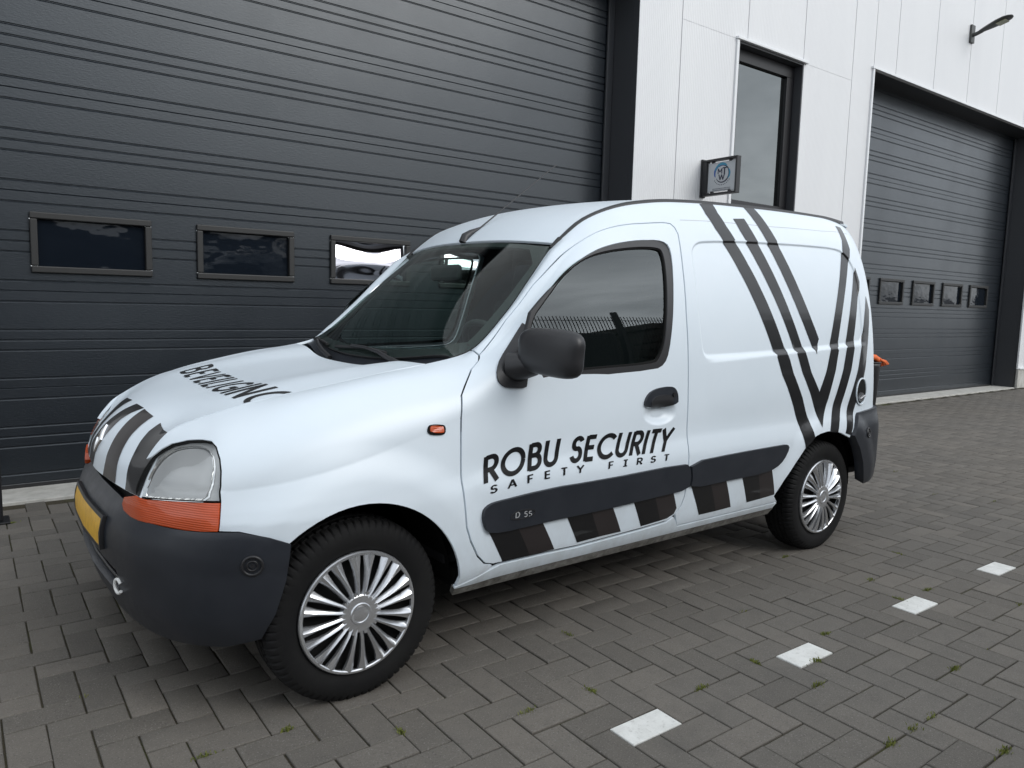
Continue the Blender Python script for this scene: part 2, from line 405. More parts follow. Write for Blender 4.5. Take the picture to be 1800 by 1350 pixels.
BOWL = (1.316, .806, .104, .052)
def side(s, t, disp=True):
    s = np.asarray(s, float); t = np.asarray(t, float)
    s, t = np.broadcast_arrays(s, t)
    xb, W, zb, xe, ye, ze, k1, mb, k2, tp = [f(s) for f in F_]
    TB = .93
    zl = .25 + (t - .25)/(TB - .25)*(zb - .25)
    zq = np.minimum(zl + (.93-zb)*np.clip((zl-.6)/np.maximum(zb-.6, .05), 0, 1), .95)
    wc = sstep(.20, .50, s); pr = PROF(zq)*wc + PROFS(zq)*(1-wc)
    yl = W + pr
    yb = W + PROF(.93)
    u = np.clip((t - TB)/(1.73 - TB), 0, 1.0)
    dz = ze - zb; dy = yb - ye
    p1y = yb + mb*k1*dz; p1z = zb + k1*dz
    p2y = ye + k2*dy;    p2z = ze - k2*dy*tp
    a, b, c, e = (1-u)**3, 3*u*(1-u)**2, 3*u*u*(1-u), u**3
    up = t > TB
    y = np.where(up, a*yb + b*p1y + c*p2y + e*ye, yl)
    z = np.where(up, a*zb + b*p1z + c*p2z + e*ze, zl)
    x = np.where(up, xb + (xe - xb)*(u*u*(3-2*u)*.5 + u*.5), xb)
    rd = np.sin(np.pi*np.clip((u-.80)/.20, 0, 1))**1.3*sstep(.44, .56, s)*sstep(1.02, .88, s)   # raised pillar edge beside the screen
    z = z + .016*rd; x = x - .018*rd
    if disp:
        for ax, az in ARCH:
            r = np.hypot(x-ax, z-az)
            y = y + .012*sstep(.515 if ax < 1 else .480, .395 if ax < 1 else .385, r)*sstep(.2, .34, z)
        if len(FIELD):
            dd = polydist(s, t, FIELD)
            y = y - .008*sstep(.007, -.008, dd)
        tl = np.interp(s, LEDGE_S, LEDGE_T)
        y = y + .0045*sstep(.008, -.006, t-tl)*sstep(.70, .90, t)*sstep(1.60, 1.68, s)*sstep(3.0, 2.92, s)
        cx, cz, rx, rz = BOWL
        rr = np.hypot((s-cx)/rx, (t-cz)/rz)
        y = y - .022*sstep(1.0, .40, rr)
    return np.stack([x, -y, z], -1)

def gside(s, t):   # the plane of the door glass: one section for the whole window
    s = np.asarray(s, float); t = np.asarray(t, float); s, t = np.broadcast_arrays(s, t)
    P = side(np.full(s.shape, 1.36), t, False)
    return np.stack([s, P[..., 1], P[..., 2]], -1)
def gframe(s, t):  # the same plane, kept inside the pillar skin
    P = gside(s, t); Q = side(s, t, False)
    lim = np.abs(Q[..., 1]) + .004
    P[..., 1] = -np.minimum(np.abs(P[..., 1]), np.where(np.asarray(s) < 1.0, lim, 9))
    return P

# ---- bonnet: v across (-1..1), w along: 0 lower lip, 1 ... 6 at the scuttle
HB = { # w : per |v| = 0, .4, .75, 1   (x, y, z)
 0: [(-.588,0,.640), (-.576,.20,.640), (-.558,.37,.640), (-.542,.480,.640)],
 1: [(-.582,0,.700), (-.568,.20,.698), (-.540,.36,.696), (-.515,.468,.700)],
 2: [(-.562,0,.755), (-.545,.19,.750), (-.508,.345,.746), (-.476,.450,.764)],
 3: [(-.522,0,.808), (-.505,.18,.803), (-.468,.335,.798), (-.438,.430,.828)],
 4: [(-.450,0,.862), (-.443,.185,.855), (-.410,.355,.847), (-.375,.466,.861)],
 5: [(-.300,0,.905), (-.297,.20,.905), (-.285,.385,.906), (-.265,.520,.901)],
 6: [(-.100,0,.938), (-.098,.22,.941), (-.080,.415,.955), (-.050,.560,.946)],
 7: [( .110,0,.962), ( .112,.23,.968), ( .130,.425,.992), ( .150,.580,.984)],
 8: [( .310,0,.976), ( .312,.24,.984), ( .330,.435,1.014),( .350,.592,1.016)],
}
_wk = np.array(sorted(HB)); _vk = np.array([0,.4,.75,1.])
_hb = np.array([[HB[k][j] for j in range(4)] for k in sorted(HB)])
HF = [[pchip(_wk, _hb[:, j, c]) for c in range(3)] for j in range(4)]
def _cr(vk, P, v):   # even-symmetric cubic (Hermite) across
    # P: list of arrays value at knots
    i = np.clip(np.searchsorted(vk, v) - 1, 0, len(vk)-2)
    P = np.stack(P, 0)
    h = np.diff(vk); d = [(P[k+1]-P[k])/h[k] for k in range(len(h))]
    return i, h, d
def hood(v, w):
    v = np.asarray(v, float); w = np.asarray(w, float); v, w = np.broadcast_arrays(v, w)
    av = np.abs(v); out = []
    for c in range(3):
        K = [HF[j][c](w) for j in range(4)]
        h = np.diff(_vk); d = [(K[j+1]-K[j])/h[j] for j in range(3)]
        if c == 1: m0 = d[0]
        else: m0 = 0*d[0]
        m = [m0, (h[1]*d[0]+h[0]*d[1])/(h[0]+h[1]), (h[2]*d[1]+h[1]*d[2])/(h[1]+h[2]), d[2]]
        r = 0
        for j in range(3):
            t = np.clip((av-_vk[j])/h[j], 0, 1)
            a=(1+2*t)*(1-t)**2; b=t*(1-t)**2; cc=t*t*(3-2*t); e=t*t*(t-1)
            val = a*K[j]+b*h[j]*m[j]+cc*K[j+1]+e*h[j]*m[j+1]
            sel = (av >= _vk[j]) & ((av <= _vk[j+1]) | (j == 2))
            r = np.where(sel, val, r)
        out.append(r)
    out[1] = out[1]*np.sign(v)
    return np.stack(out, -1)

EX = pchip(_st[9:21, 0], _st[9:21, 6])   # edge height over x
EY = pchip(_st[9:21, 0], _st[9:21, 5])
RC = pchip([.80,.87,.95,1.05,1.15,1.3,1.5,1.8,2.2,2.6,2.9,3.05,3.16,3.22], [1.425,1.484,1.545,1.603,1.644,1.685,1.716,1.748,1.775,1.789,1.789,1.780,1.757,1.70])
RE = pchip([.80,.93,1.01,1.085,1.16,1.25,1.36,1.6,2.0,2.5,2.8,3.0,3.1,3.16,3.22], [1.325,1.457,1.524,1.575,1.609,1.640,1.667,1.700,1.722,1.735,1.737,1.726,1.711,1.690,1.640])
def roof(x, v):      # v = y / edge
    x = np.asarray(x, float); v = np.asarray(v, float); x, v = np.broadcast_arrays(x, v)
    ye = EY(np.minimum(x, 3.0)); c = RC(x); e = RE(x)
    z = e + (c - e)*(1 - np.abs(v)**2.3)
    return np.stack([x, ye*v, z], -1)

WT = lambda v: .87 + .06*np.abs(v)**2          # top edge x of the windscreen
def wind(v, u):      # v across -1..1, u 0 scuttle .. 1 roof
    v = np.asarray(v, float); u = np.asarray(u, float); v, u = np.broadcast_arrays(v, u)
    av = np.abs(v)
    top = roof(WT(v), v)
    # lower edge line
    bx = .335 + .075*av**2 ; by = .600*v; bz = .968 + .062*av**2.2
    xe = .41 + (.93-.41)*u
    x = bx + (top[..., 0]-bx)*u
    ys = EY(xe)*v
    zc = bz + (top[..., 2]-bz)*u + .030*np.sin(np.pi*u)*(1-av**2)
    x = x - .016*np.sin(np.pi*u)*(1-av**2)
    # along the pillar the glass follows the pillar line
    ze = EX(xe); k = av**8
    zz = zc*(1-k) + (ze)*k
    xx = x*(1-k) + xe*k
    return np.stack([xx, ys, zz], -1)

# ---- front bumper: s 0..1 from centre to wheel arch, z
BPX = pchip([0,.2,.4,.55,.7,.82,.92,1.0,1.1], [-.618,-.609,-.580,-.538,-.470,-.385,-.300,-.225,-.15])
BPY = pchip([0,.2,.4,.55,.7,.82,.92,1.0,1.1], [0,.25,.455,.580,.695,.770,.810,.830,.838])
BPO = pchip([.18,.22,.27,.33,.40,.47,.50,.56,.60,.63,.66,.70], [-.085,-.055,-.030,-.012,-.004,0,.003,.000,-.012,-.026,-.048,-.08])
def bump_s(s, z):
    s = np.asarray(s, float); z = np.asarray(z, float); s, z = np.broadcast_arrays(s, z)
    a = np.abs(s); x = BPX(a); y = BPY(a); e = 1e-3
    tx = BPX(a+e)-BPX(np.maximum(a-e, 0)); ty = BPY(a+e)-BPY(np.maximum(a-e, 0))
    L = np.hypot(tx, ty); nx, ny = -ty/L, tx/L
    ny = np.abs(ny); nx = -np.abs(nx)
    o = BPO(z) + np.interp(z, [.47, .52, .58, .62, .66], [0, -.008, -.026, -.042, -.065])*(1 - sstep(.45, .80, a))
    nx = np.where(a < 1e-6, -1, nx); ny = np.where(a < 1e-6, 0, ny)
    return np.stack([x + nx*o, (y + ny*o)*np.where(s < 0, -1, 1)*1.0, z], -1)
F = {
'door': [(0.5083,1.6008),(0.6478,1.6314),(0.7756,1.6292),(0.8839,1.6042),(0.9681,1.5955),(1.0538,1.5742),(1.2151,1.5537),(1.3449,1.5382),(1.4662,1.5296),(1.505,1.5194),(1.5236,1.493),(1.5306,1.4542),(1.509,1.2988),(1.4939,1.1256),(1.4917,0.9918),(1.4891,0.8794),(1.4844,0.746),(1.4608,0.5952),(1.4763,0.5086),(1.4618,0.4619),(1.4254,0.3835),(1.3709,0.3535),(1.2159,0.3467),(0.8712,0.337),(0.5235,0.3471),(0.4821,0.3501),(0.4422,0.3653),(0.4063,0.4065),(0.3754,0.4728),(0.3584,0.5324),(0.3475,0.7045),(0.3541,0.8823),(0.3709,1.1549),(0.3978,1.2678),(0.4438,1.4508)],
'win_outer': [(0.6882,1.5183),(0.786,1.5108),(0.8463,1.4846),(0.9334,1.4791),(1.0498,1.4569),(1.1747,1.4472),(1.3527,1.4379),(1.4206,1.4251),(1.4554,1.3962),(1.4544,1.333),(1.4292,1.1995),(1.4064,1.1003),(1.3748,1.0118),(1.3461,0.9787),(1.291,0.9639),(0.9378,0.9558),(0.6279,0.9991)],
'glass': [(0.6852,1.4573),(0.7756,1.4817),(0.872,1.4888),(0.9622,1.4663),(1.068,1.4333),(1.2507,1.4101),(1.3832,1.3961),(1.41,1.3716),(1.4044,1.2793),(1.3838,1.1547),(1.3557,1.0392),(1.3196,0.9952),(1.2883,0.9795),(0.8838,0.9771),(0.6411,1.0304)],
'sail': [(0.6882,1.5183),(0.6067,1.4619),(0.5438,1.3946),(0.5155,1.2964),(0.5072,1.1654),(0.52,1.088),(0.5401,1.0393),(0.5782,0.9993),(0.6224,0.973),(0.6279,0.9991)],
'handle': [(1.2178,0.8366),(1.2213,0.8647),(1.2423,0.8891),(1.2802,0.9043),(1.3229,0.9097),(1.3662,0.9111),(1.3925,0.9046),(1.4082,0.8862),(1.4133,0.8653),(1.4123,0.8388),(1.3568,0.8375),(1.288,0.8366)],
'handle_flap': [(1.2477,0.8415),(1.2511,0.8573),(1.2714,0.8733),(1.3053,0.8794),(1.3484,0.8788),(1.3745,0.8704),(1.3814,0.8554),(1.3796,0.8391)],
'lock': [(1.386,0.8786)],
'bowl': [(1.3136,0.8333),(1.2195,0.8308),(1.2257,0.7961),(1.2642,0.7673),(1.3328,0.7561),(1.3938,0.7631),(1.4099,0.8123)],
'mould_front': [(0.4237,0.5572),(0.4301,0.5766),(0.4554,0.5881),(0.4907,0.5885),(0.5536,0.5847),(0.9598,0.5787),(1.452,0.589),(1.477,0.5693),(1.4862,0.522),(1.4752,0.4771),(1.2857,0.4719),(0.893,0.4617),(0.5573,0.4662),(0.4583,0.4768),(0.4343,0.4985),(0.4242,0.5357)],
'mould_rear': [(1.4847,0.589),(1.7968,0.5967),(2.1534,0.5992),(2.1864,0.5977),(2.202,0.5797),(2.1609,0.5262),(2.0993,0.4949),(1.9998,0.481),(1.7496,0.4816),(1.4898,0.4776),(1.4973,0.5206)],
'hz_k1': [(0.442,0.4707),(0.5662,0.4588),(0.6436,0.3469),(0.5228,0.351)],
'hz_b1': [(0.5662,0.4588),(0.6742,0.4572),(0.7572,0.3471),(0.6436,0.3469)],
'hz_k2': [(0.7892,0.4575),(0.9134,0.4585),(0.9811,0.3551),(0.8676,0.3518)],
'hz_b2': [(0.9134,0.4585),(1.0231,0.4628),(1.0977,0.3554),(0.9811,0.3551)],
'hz_k3': [(1.1401,0.4648),(1.2678,0.4661),(1.3237,0.3628),(1.2101,0.3575)],
'hz_b3': [(1.2678,0.4661),(1.379,0.4696),(1.4187,0.4019),(1.4047,0.3793),(1.3648,0.3659),(1.3237,0.3628)],
'hz_k4': [(1.4923,0.4687),(1.6219,0.4726),(1.6877,0.3474),(1.5736,0.3472)],
'hz_b4': [(1.6219,0.4726),(1.7279,0.4767),(1.7945,0.3496),(1.6877,0.3474)],
'hz_k5': [(1.8426,0.4777),(1.969,0.4807),(2.0153,0.3563),(1.911,0.3537)],
'hz_b5': [(1.969,0.4807),(2.0725,0.4899),(2.1278,0.3612),(2.0153,0.3563)],
'v1': [(1.7788,1.6954),(1.7722,1.5927),(1.7934,1.49),(1.8371,1.3872),(1.8977,1.2845),(1.9698,1.1818),(2.0481,1.0791),(2.1271,0.9764),(2.2013,0.8737),(2.2653,0.7709),(2.3138,0.6682),(2.3412,0.5655),(2.4232,0.6095),(2.3903,0.7095),(2.3384,0.8096),(2.2728,0.9096),(2.1986,1.0096),(2.1211,1.1096),(2.0455,1.2097),(1.977,1.3097),(1.9208,1.4097),(1.8822,1.5097),(1.8662,1.6098),(1.8783,1.7098)],
'v2': [(1.9595,1.5705),(1.9727,1.4871),(2.0027,1.4037),(2.0462,1.3203),(2.1,1.2369),(2.1609,1.1535),(2.2256,1.0702),(2.291,0.9868),(2.3536,0.9034),(2.4105,0.82),(2.4582,0.7366),(2.4937,0.6532),(2.5695,0.7819),(2.5951,0.8421),(2.6226,0.9024),(2.6519,0.9626),(2.6831,1.0229),(2.7162,1.0831),(2.7511,1.1434),(2.788,1.2036),(2.8267,1.2639),(2.8672,1.3241),(2.9096,1.3844),(2.954,1.4446),(2.968,1.53),(2.985,1.63),(2.918,1.63),(2.905,1.56),(2.8928,1.5002),(2.8572,1.4393),(2.8214,1.3784),(2.7853,1.3176),(2.749,1.2567),(2.7124,1.1958),(2.6755,1.1349),(2.6385,1.074),(2.6011,1.0131),(2.5636,0.9523),(2.5257,0.8914),(2.4876,0.8305),(2.4802,0.8428),(2.4287,0.9097),(2.3764,0.9766),(2.3243,1.0435),(2.2736,1.1104),(2.2254,1.1773),(2.1807,1.2442),(2.1406,1.3111),(2.1062,1.378),(2.0785,1.4449),(2.0587,1.5118),(2.0478,1.5787)],
'v3': [(2.1094,1.7122),(2.1115,1.646),(2.1196,1.5798),(2.1337,1.5136),(2.1538,1.4474),(2.1799,1.3812),(2.212,1.3151),(2.2501,1.2489),(2.2942,1.1827),(2.3443,1.1165),(2.4004,1.0503),(2.4626,0.9841),(2.5044,1.0328),(2.451,1.0941),(2.4026,1.1555),(2.3592,1.2168),(2.3209,1.2782),(2.2875,1.3395),(2.2591,1.4009),(2.2358,1.4622),(2.2175,1.5236),(2.2042,1.5849),(2.1959,1.6463),(2.1926,1.7076)],
'v4': [(2.9479,1.3366),(2.9068,1.272),(2.8669,1.2074),(2.8282,1.1428),(2.7905,1.0782),(2.7541,1.0136),(2.7187,0.9489),(2.6845,0.8843),(2.6515,0.8197),(2.6196,0.7551),(2.5889,0.6905),(2.5593,0.6259),(2.6353,0.6174),(2.6636,0.6763),(2.6923,0.7351),(2.7214,0.794),(2.7508,0.8529),(2.7807,0.9118),(2.8109,0.9706),(2.8416,1.0295),(2.8726,1.0884),(2.904,1.1473),(2.9357,1.2061),(2.9679,1.265)],
'v5': [(3.0294,1.2033),(2.9933,1.1491),(2.9585,1.0949),(2.9251,1.0407),(2.8931,0.9865),(2.8625,0.9323),(2.8332,0.8781),(2.8054,0.8239),(2.7789,0.7697),(2.7538,0.7155),(2.7301,0.6613),(2.7078,0.6071),(2.7594,0.5935),(2.7885,0.6436),(2.8173,0.6937),(2.8457,0.7437),(2.8738,0.7938),(2.9016,0.8439),(2.9291,0.894),(2.9562,0.9441),(2.983,0.9942),(3.0094,1.0442),(3.0356,1.0943),(3.0614,1.1444)],
'field': [(1.587,1.3507),(1.6005,1.3803),(1.6396,1.406),(1.6959,1.4127),(1.9423,1.4197),(2.248,1.4228),(2.5076,1.4266),(2.7522,1.4282),(2.8435,1.4141),(2.9087,1.3671),(2.9451,1.2864),(2.9341,1.1701),(2.931,1.0845),(2.9282,1.0345),(2.8915,1.0146),(2.291,0.9969),(1.6374,0.989),(1.6033,0.9939),(1.5863,1.0205),(1.5726,1.1647)],
'ledge': [(1.6365,0.9706),(2.2904,0.9846),(2.8527,1.0089)],
'fuel': [(2.8356,0.8166),(2.8685,0.8742),(2.924,0.8844),(2.9591,0.8527),(2.962,0.8008),(2.9317,0.7595),(2.8859,0.7411),(2.8497,0.7521)],
'repeater': [(0.2315,0.9769),(0.2425,0.9951),(0.2854,0.9544),(0.2972,0.9248),(0.2939,0.9029),(0.281,0.9021),(0.2419,0.9193),(0.2305,0.9363)],
'arch_f': [(0.3168,0.3181),(0.2898,0.46),(0.2047,0.6293),(0.061,0.7463),(-0.129,0.7491),(-0.2307,0.6787)],
'arch_r': [(2.1295,0.3552),(2.265,0.4953),(2.3452,0.5655),(2.4159,0.6096),(2.532,0.6251),(2.6696,0.6075),(2.7501,0.5796)],
'sill': [(0.3225,0.2875),(0.5017,0.3356),(0.8729,0.331),(1.4278,0.3707),(2.1733,0.307),(2.1305,0.3522)],
'bump_top': [(-0.2302,0.6737),(-0.3019,0.7216),(-0.3819,0.7588),(-0.4357,0.7649)],
'rb_top': [(2.7528,0.5764),(2.8583,0.6953),(3.06,0.7045)],
'pil_joint': [(0.5061,1.73),(0.5074,1.5991)],
'headlight': [(-0.72,0.9099),(-0.7155,0.9742),(-0.7058,1.1061),(-0.6962,1.2183),(-0.6741,1.301),(-0.6466,1.36),(-0.59,1.3813),(-0.5238,1.3682),(-0.4776,1.3455),(-0.4507,1.2823),(-0.4311,1.1709),(-0.4224,1.0744),(-0.4189,0.9663),(-0.4221,0.8912),(-0.467,0.8943),(-0.5832,0.898),(-0.6916,0.8998)],
'hl_lens': [(-0.6951,0.908),(-0.6809,1.0125),(-0.6762,1.1058),(-0.663,1.2169),(-0.636,1.2957),(-0.5979,1.3177),(-0.5551,1.3168),(-0.5077,1.2955),(-0.4744,1.2404),(-0.4584,1.1529),(-0.454,1.074),(-0.4542,0.9722),(-0.4685,0.8979),(-0.5486,0.8991),(-0.6169,0.9),(-0.6834,0.9028)],
'indicator': [(-0.7252,0.9072),(-0.6919,0.8973),(-0.5834,0.8956),(-0.4672,0.8919),(-0.4223,0.8889),(-0.4356,0.7674),(-0.5444,0.7695),(-0.643,0.7838),(-0.7826,0.797),(-0.84,0.8237),(-0.8074,0.8844)],
'vline': [(1.5802,1.5247),(2.16,1.5135),(2.9337,1.5375)],
'glass_g': [(0.6513,1.0999),(0.7416,1.1736),(0.8415,1.2554),(0.9426,1.316),(1.0608,1.3582),(1.2507,1.3924),(1.3848,1.4003),(1.4129,1.3797),(1.4059,1.2844),(1.3841,1.1563),(1.3557,1.0391),(1.3197,0.995),(1.2884,0.9797),(0.8843,0.9721),(0.6402,0.9644)],
'win_g': [(0.64,1.1109),(0.7452,1.1878),(0.8162,1.2327),(0.9084,1.3006),(1.0382,1.3641),(1.1706,1.4052),(1.3522,1.4364),(1.4252,1.437),(1.4617,1.4126),(1.4588,1.3458),(1.4306,1.205),(1.4067,1.1024),(1.3748,1.0121),(1.3461,0.9786),(1.2911,0.9641),(0.938,0.955),(0.6269,0.9487)],
'h_s2': [(-0.6623,3.6641),(-1.0,2.7619),(-0.9617,2.2254),(-0.901,1.6585),(-0.8865,1.035),(-0.8877,0.3276),(-0.8939,0.0644),(-0.7281,0.0),(-0.6923,0.8788),(-0.6654,1.6471),(-0.643,2.4945),(-0.6382,3.1337)],
'h_s1': [(-0.3067,3.8879),(-0.5161,3.8018),(-0.4986,3.2605),(-0.4871,2.6606),(-0.4913,1.9332),(-0.5092,1.0862),(-0.5252,0.0408),(-0.2465,0.0255),(-0.2785,0.8313),(-0.2858,1.6075),(-0.2853,2.4234),(-0.2836,3.1187)],
'h_s0': [(-0.074,3.9023),(-0.2739,3.9184),(-0.197,3.5249),(-0.1434,3.1079),(-0.1235,2.4829),(-0.0811,1.9374),(-0.0385,1.3273),(0.0409,1.7028),(0.0373,2.2691),(0.0443,2.9481),(-0.0039,3.5265)],
'h_sm': [(0.4071,3.9224),(0.1354,3.9409),(0.181,3.6162),(0.2162,3.1001),(0.236,2.6343),(0.2796,2.7563),(0.5,3.2024),(0.607,3.5996)],
'text': [(0.6195,5.3321),(0.7029,5.7628),(-1.0,5.6285),(-1.0,5.1064)],
'embl': [(0.0657,2.4561),(-0.0577,1.1696),(0.1307,1.5907)],
'crease': [(0.1517,3.937),(0.5501,5.4262),(0.6502,6.5682),(0.6592,7.6183)],
'b_plate': [(0.2877,0.406),(-0.1003,0.4425),(-0.0463,0.3297),(0.0819,0.3638)],
'b_foglight_disc': [(-0.8966,0.4948)],
'b_tow': [(-0.3078,0.3474)],
'b_top': [(0.2123,0.6096),(-0.0429,0.6006),(-0.2005,0.5974),(0.8411,0.2985)],
'b_lowvent': [(-0.0789,0.3527),(-0.3153,0.4046),(-0.3461,0.2926),(-0.0853,0.2554)],
'b_ind': [(-0.7958,0.5876),(-0.6894,0.5839),(-0.546,0.5791),(-0.3576,0.5746),(-0.2812,0.5834),(0.829,0.341),(-0.9984,0.5433),(-0.9347,0.5685),(-0.8556,0.5858),(-0.796,0.5861)],
'wiper_a': [(0.8663,0.0),(0.6068,0.0322),(0.4473,0.0172),(0.2985,0.0)],
'wiper_b': [(0.1009,0.0923),(-0.1499,0.097),(-0.3465,0.0674),(-0.5172,0.0232),(-0.6373,0.0)],
'blade_b': [(0.3644,0.0707),(0.1069,0.0957),(-0.316,0.0704)],
'mirror_in': [(-0.0688,0.7588),(-0.6737,0.6608)],
't_robu': [(0.4348,0.6652),(0.4451,0.7574),(1.4021,0.7384),(1.3516,0.6484)],
't_safe': [(0.4338,0.6221),(0.4356,0.6507),(1.3841,0.6361),(1.3756,0.6115)],
't_d55': [(0.5559,0.5108),(0.5576,0.5334),(0.6281,0.5215),(0.6275,0.5017)],
'd55_oval': [(0.5337,0.5162),(0.5502,0.5353),(0.5973,0.5346),(0.6433,0.5245),(0.6463,0.5113),(0.6238,0.4993),(0.5735,0.5003),(0.5437,0.5074)],
't_hood': [(0.6527,5.3328),(0.6536,5.925),(-0.9868,5.7279),(-1.0,5.0958)],
}
TUFT_LIST = [(-0.457, -0.8405, 0), (0.0355, -1.032, 1), (-0.228, -0.8405, 0), (0.407, -1.148, 0), (0.6505, -1.17, 1), (0.8555, -0.815, 1), (0.963, -1.353, 0), (1.2655, -1.343, 1), (1.462, -1.4555, 0), (1.687, -1.353, 0), (2.415, -1.148, 0), (2.9055, -1.021, 1), (2.511, -1.353, 0), (1.172, -1.8655, 0), (1.412, -2.0705, 0), (1.309, -1.8655, 0), (2.2905, -1.338, 1), (2.687, -1.6605, 0), (1.309, -1.558, 0), (1.815, -1.763, 0), (1.429, -1.8655, 0), (2.355, -0.738, 0), (-0.763, 1.8245, 0)]
# ---- lettering
def arc(cx, cy, rx, ry, a0, a1, n=14): return [(cx+rx*math.cos(math.radians(a0+(a1-a0)*i/n)), cy+ry*math.sin(math.radians(a0+(a1-a0)*i/n))) for i in range(n+1)]
GL = {
 'R': (.58, [[(.08, 0), (.08, 1)], [(.08, .94), (.30, .94)] + arc(.30, .70, .22, .24, 90, -90) + [(.08, .46)], [(.28, .46), (.55, 0)]]),
 'O': (1.02, [arc(.51, .5, .43, .44, 0, 360, 40)]),
 'B': (.58, [[(.08, 0), (.08, 1)], [(.08, .94), (.28, .94)] + arc(.28, .74, .19, .20, 90, -90) + [(.08, .54)], [(.08, .54), (.30, .54)] + arc(.30, .30, .23, .24, 90, -90) + [(.08, .06)]]),
 'U': (.66, [[(.08, 1), (.08, .32)] + arc(.33, .31, .25, .25, 180, 360, 16) + [(.58, 1)]]),
 'S': (.52, [arc(.27, .74, .19, .20, 20, 180, 12) + arc(.27, .70, .19, .19, 190, 250, 6) + arc(.25, .30, .21, .24, 70, -90, 14) + arc(.25, .30, .21, .24, -95, -165, 6)]),
 'E': (.50, [[(.08, 0), (.08, 1)], [(.08, .94), (.46, .94)], [(.08, .52), (.44, .52)], [(.08, .06), (.46, .06)]]),
 'C': (.84, [arc(.50, .5, .42, .44, 42, 318, 34)]),
 'I': (.16, [[(.08, 0), (.08, 1)]]),
 'T': (.52, [[(.0, .94), (.52, .94)], [(.26, 0), (.26, 1)]]),
 'Y': (.58, [[(.0, 1), (.29, .46)], [(.58, 1), (.29, .46)], [(.29, .5), (.29, 0)]]),
 'V': (.62, [[(.0, 1), (.31, .02)], [(.62, 1), (.31, .02)]]),
 'L': (.44, [[(.08, 0), (.08, 1)], [(.08, .06), (.44, .06)]]),
 'G': (.88, [arc(.48, .5, .41, .44, 45, 330, 34) + [(.88, .46)], [(.52, .46), (.90, .46)]]),
 'N': (.66, [[(.08, 0), (.08, 1)], [(.08, .96), (.58, .04)], [(.58, 0), (.58, 1)]]),
 'A': (.62, [[(.0, 0), (.31, 1)], [(.62, 0), (.31, 1)], [(.14, .34), (.48, .34)]]),
 'F': (.48, [[(.08, 0), (.08, 1)], [(.08, .94), (.46, .94)], [(.08, .50), (.40, .50)]]),
 'M': (.78, [[(.06, 0), (.06, 1)], [(.06, .98), (.39, .30)], [(.72, .98), (.39, .30)], [(.72, 0), (.72, 1)]]),
 'W': (.94, [[(.0, 1), (.24, .02)], [(.47, .95), (.24, .02)], [(.47, .95), (.70, .02)], [(.94, 1), (.70, .02)]]),
 'D': (.66, [[(.08, 0), (.08, 1)], [(.08, .94), (.24, .94)] + arc(.24, .5, .36, .44, 90, -90, 18) + [(.08, .06)]]),
 '5': (.50, [[(.44, .94), (.10, .94), (.08, .56)], [(.08, .56)] + arc(.24, .32, .22, .26, 110, -140, 16)]),
 'i': (.50, [[(.25, 0), (.25, 1)], [(.05, .94), (.45, .94)], [(.05, .06), (.45, .06)]]),
 ' ': (.34, []),
}
def strokes(word, wt, space=.16, mono=None):
    """quads of the strokes in text units, and the total width"""
    x = 0; out = []
    for ch in word:
        wd, st = GL[ch]
        for pl_ in st:
            P = np.array(pl_, float) + [x + (0 if mono is None else (mono-wd)/2), 0]
            # split long straight runs
            Q = [P[0]]
            for a, b in zip(P[:-1], P[1:]):
                k = max(1, int(np.hypot(*(b-a))/.18))
                Q += [a + (b-a)*i/k for i in range(1, k+1)]
            P = np.array(Q); t = np.gradient(P, axis=0); t /= np.maximum(np.hypot(t[:, 0], t[:, 1]), 1e-9)[:, None]
            n_ = np.stack([-t[:, 1], t[:, 0]], 1)*wt/2
            out.append((P+n_, P-n_))
        x += (wd + space) if mono is None else mono
    return out, x - (space if mono is None else 0)
# ------------------------------------------------------------------ facade frame: X along the wall, D depth, local to an Empty rotated by the wall's angle
WA = math.radians(-1.0); WD = 2.24
eX = Vector((math.cos(WA), math.sin(WA), 0)); eN = Vector((-math.sin(WA), math.cos(WA), 0))
def wl(X, y, z): return eX*X + eN*y + Vector((0, 0, z))
bld = thing('industrial_building', 'white clad industrial building with tall grey sectional doors behind the white van', 'building', wl(0, WD, 0), WA)
RV = .35; ZO = 4.19
# cladding panels, one metre wide, with a recessed joint
def cladpiece(x0, x1, z0, z1):
    m_ = MB(); g = .004
    m_.box((x0+g, 0, z0), (x1-g, .06, z1), .0025)
    # folded joint edge
    return m_.build('cladding_panel', M['clad'], bld)
TOP = 6.4
L0, L1 = -1.06, 4.145; R0, R1 = 8.19, 13.44
seams = [4.145] + [4.72+k for k in range(0, 12)]
spans = []
for k in range(-6, 16):
    a, b = 4.72+k-1, 4.72+k
    spans.append((a, b))
WX0, WX1, WZ0, WZ1 = 5.575, 6.735, 2.30, 3.955
for a, b in spans:
    cuts = [(a, b)]
    for lo, hi, zt_ in ((L0, L1, ZO), (R0, R1, ZO)):
        new = []
        for p_, q_ in cuts:
            pts_ = sorted({p_, q_, *[t for t in (lo, hi) if p_ < t < q_]})
            new += list(zip(pts_[:-1], pts_[1:]))
        cuts = new
    for p_, q_ in cuts:
        c_ = (p_+q_)/2
        if L0 < c_ < L1 or R0 < c_ < R1: cladpiece(p_, q_, ZO+.02, TOP)
        elif p_ < WX1 and q_ > WX0:
            cladpiece(p_, q_, WZ1, TOP)
            if p_ < WX0 - .02: cladpiece(p_, WX0, .34, WZ1-.001)
            if q_ > WX1 + .02: cladpiece(WX1, q_, .34, WZ1-.001)
            cladpiece(max(p_, WX0), min(q_, WX1), .34, WZ0)
        else: cladpiece(p_, q_, .34 if (c_ > 4.0) else .34, TOP)
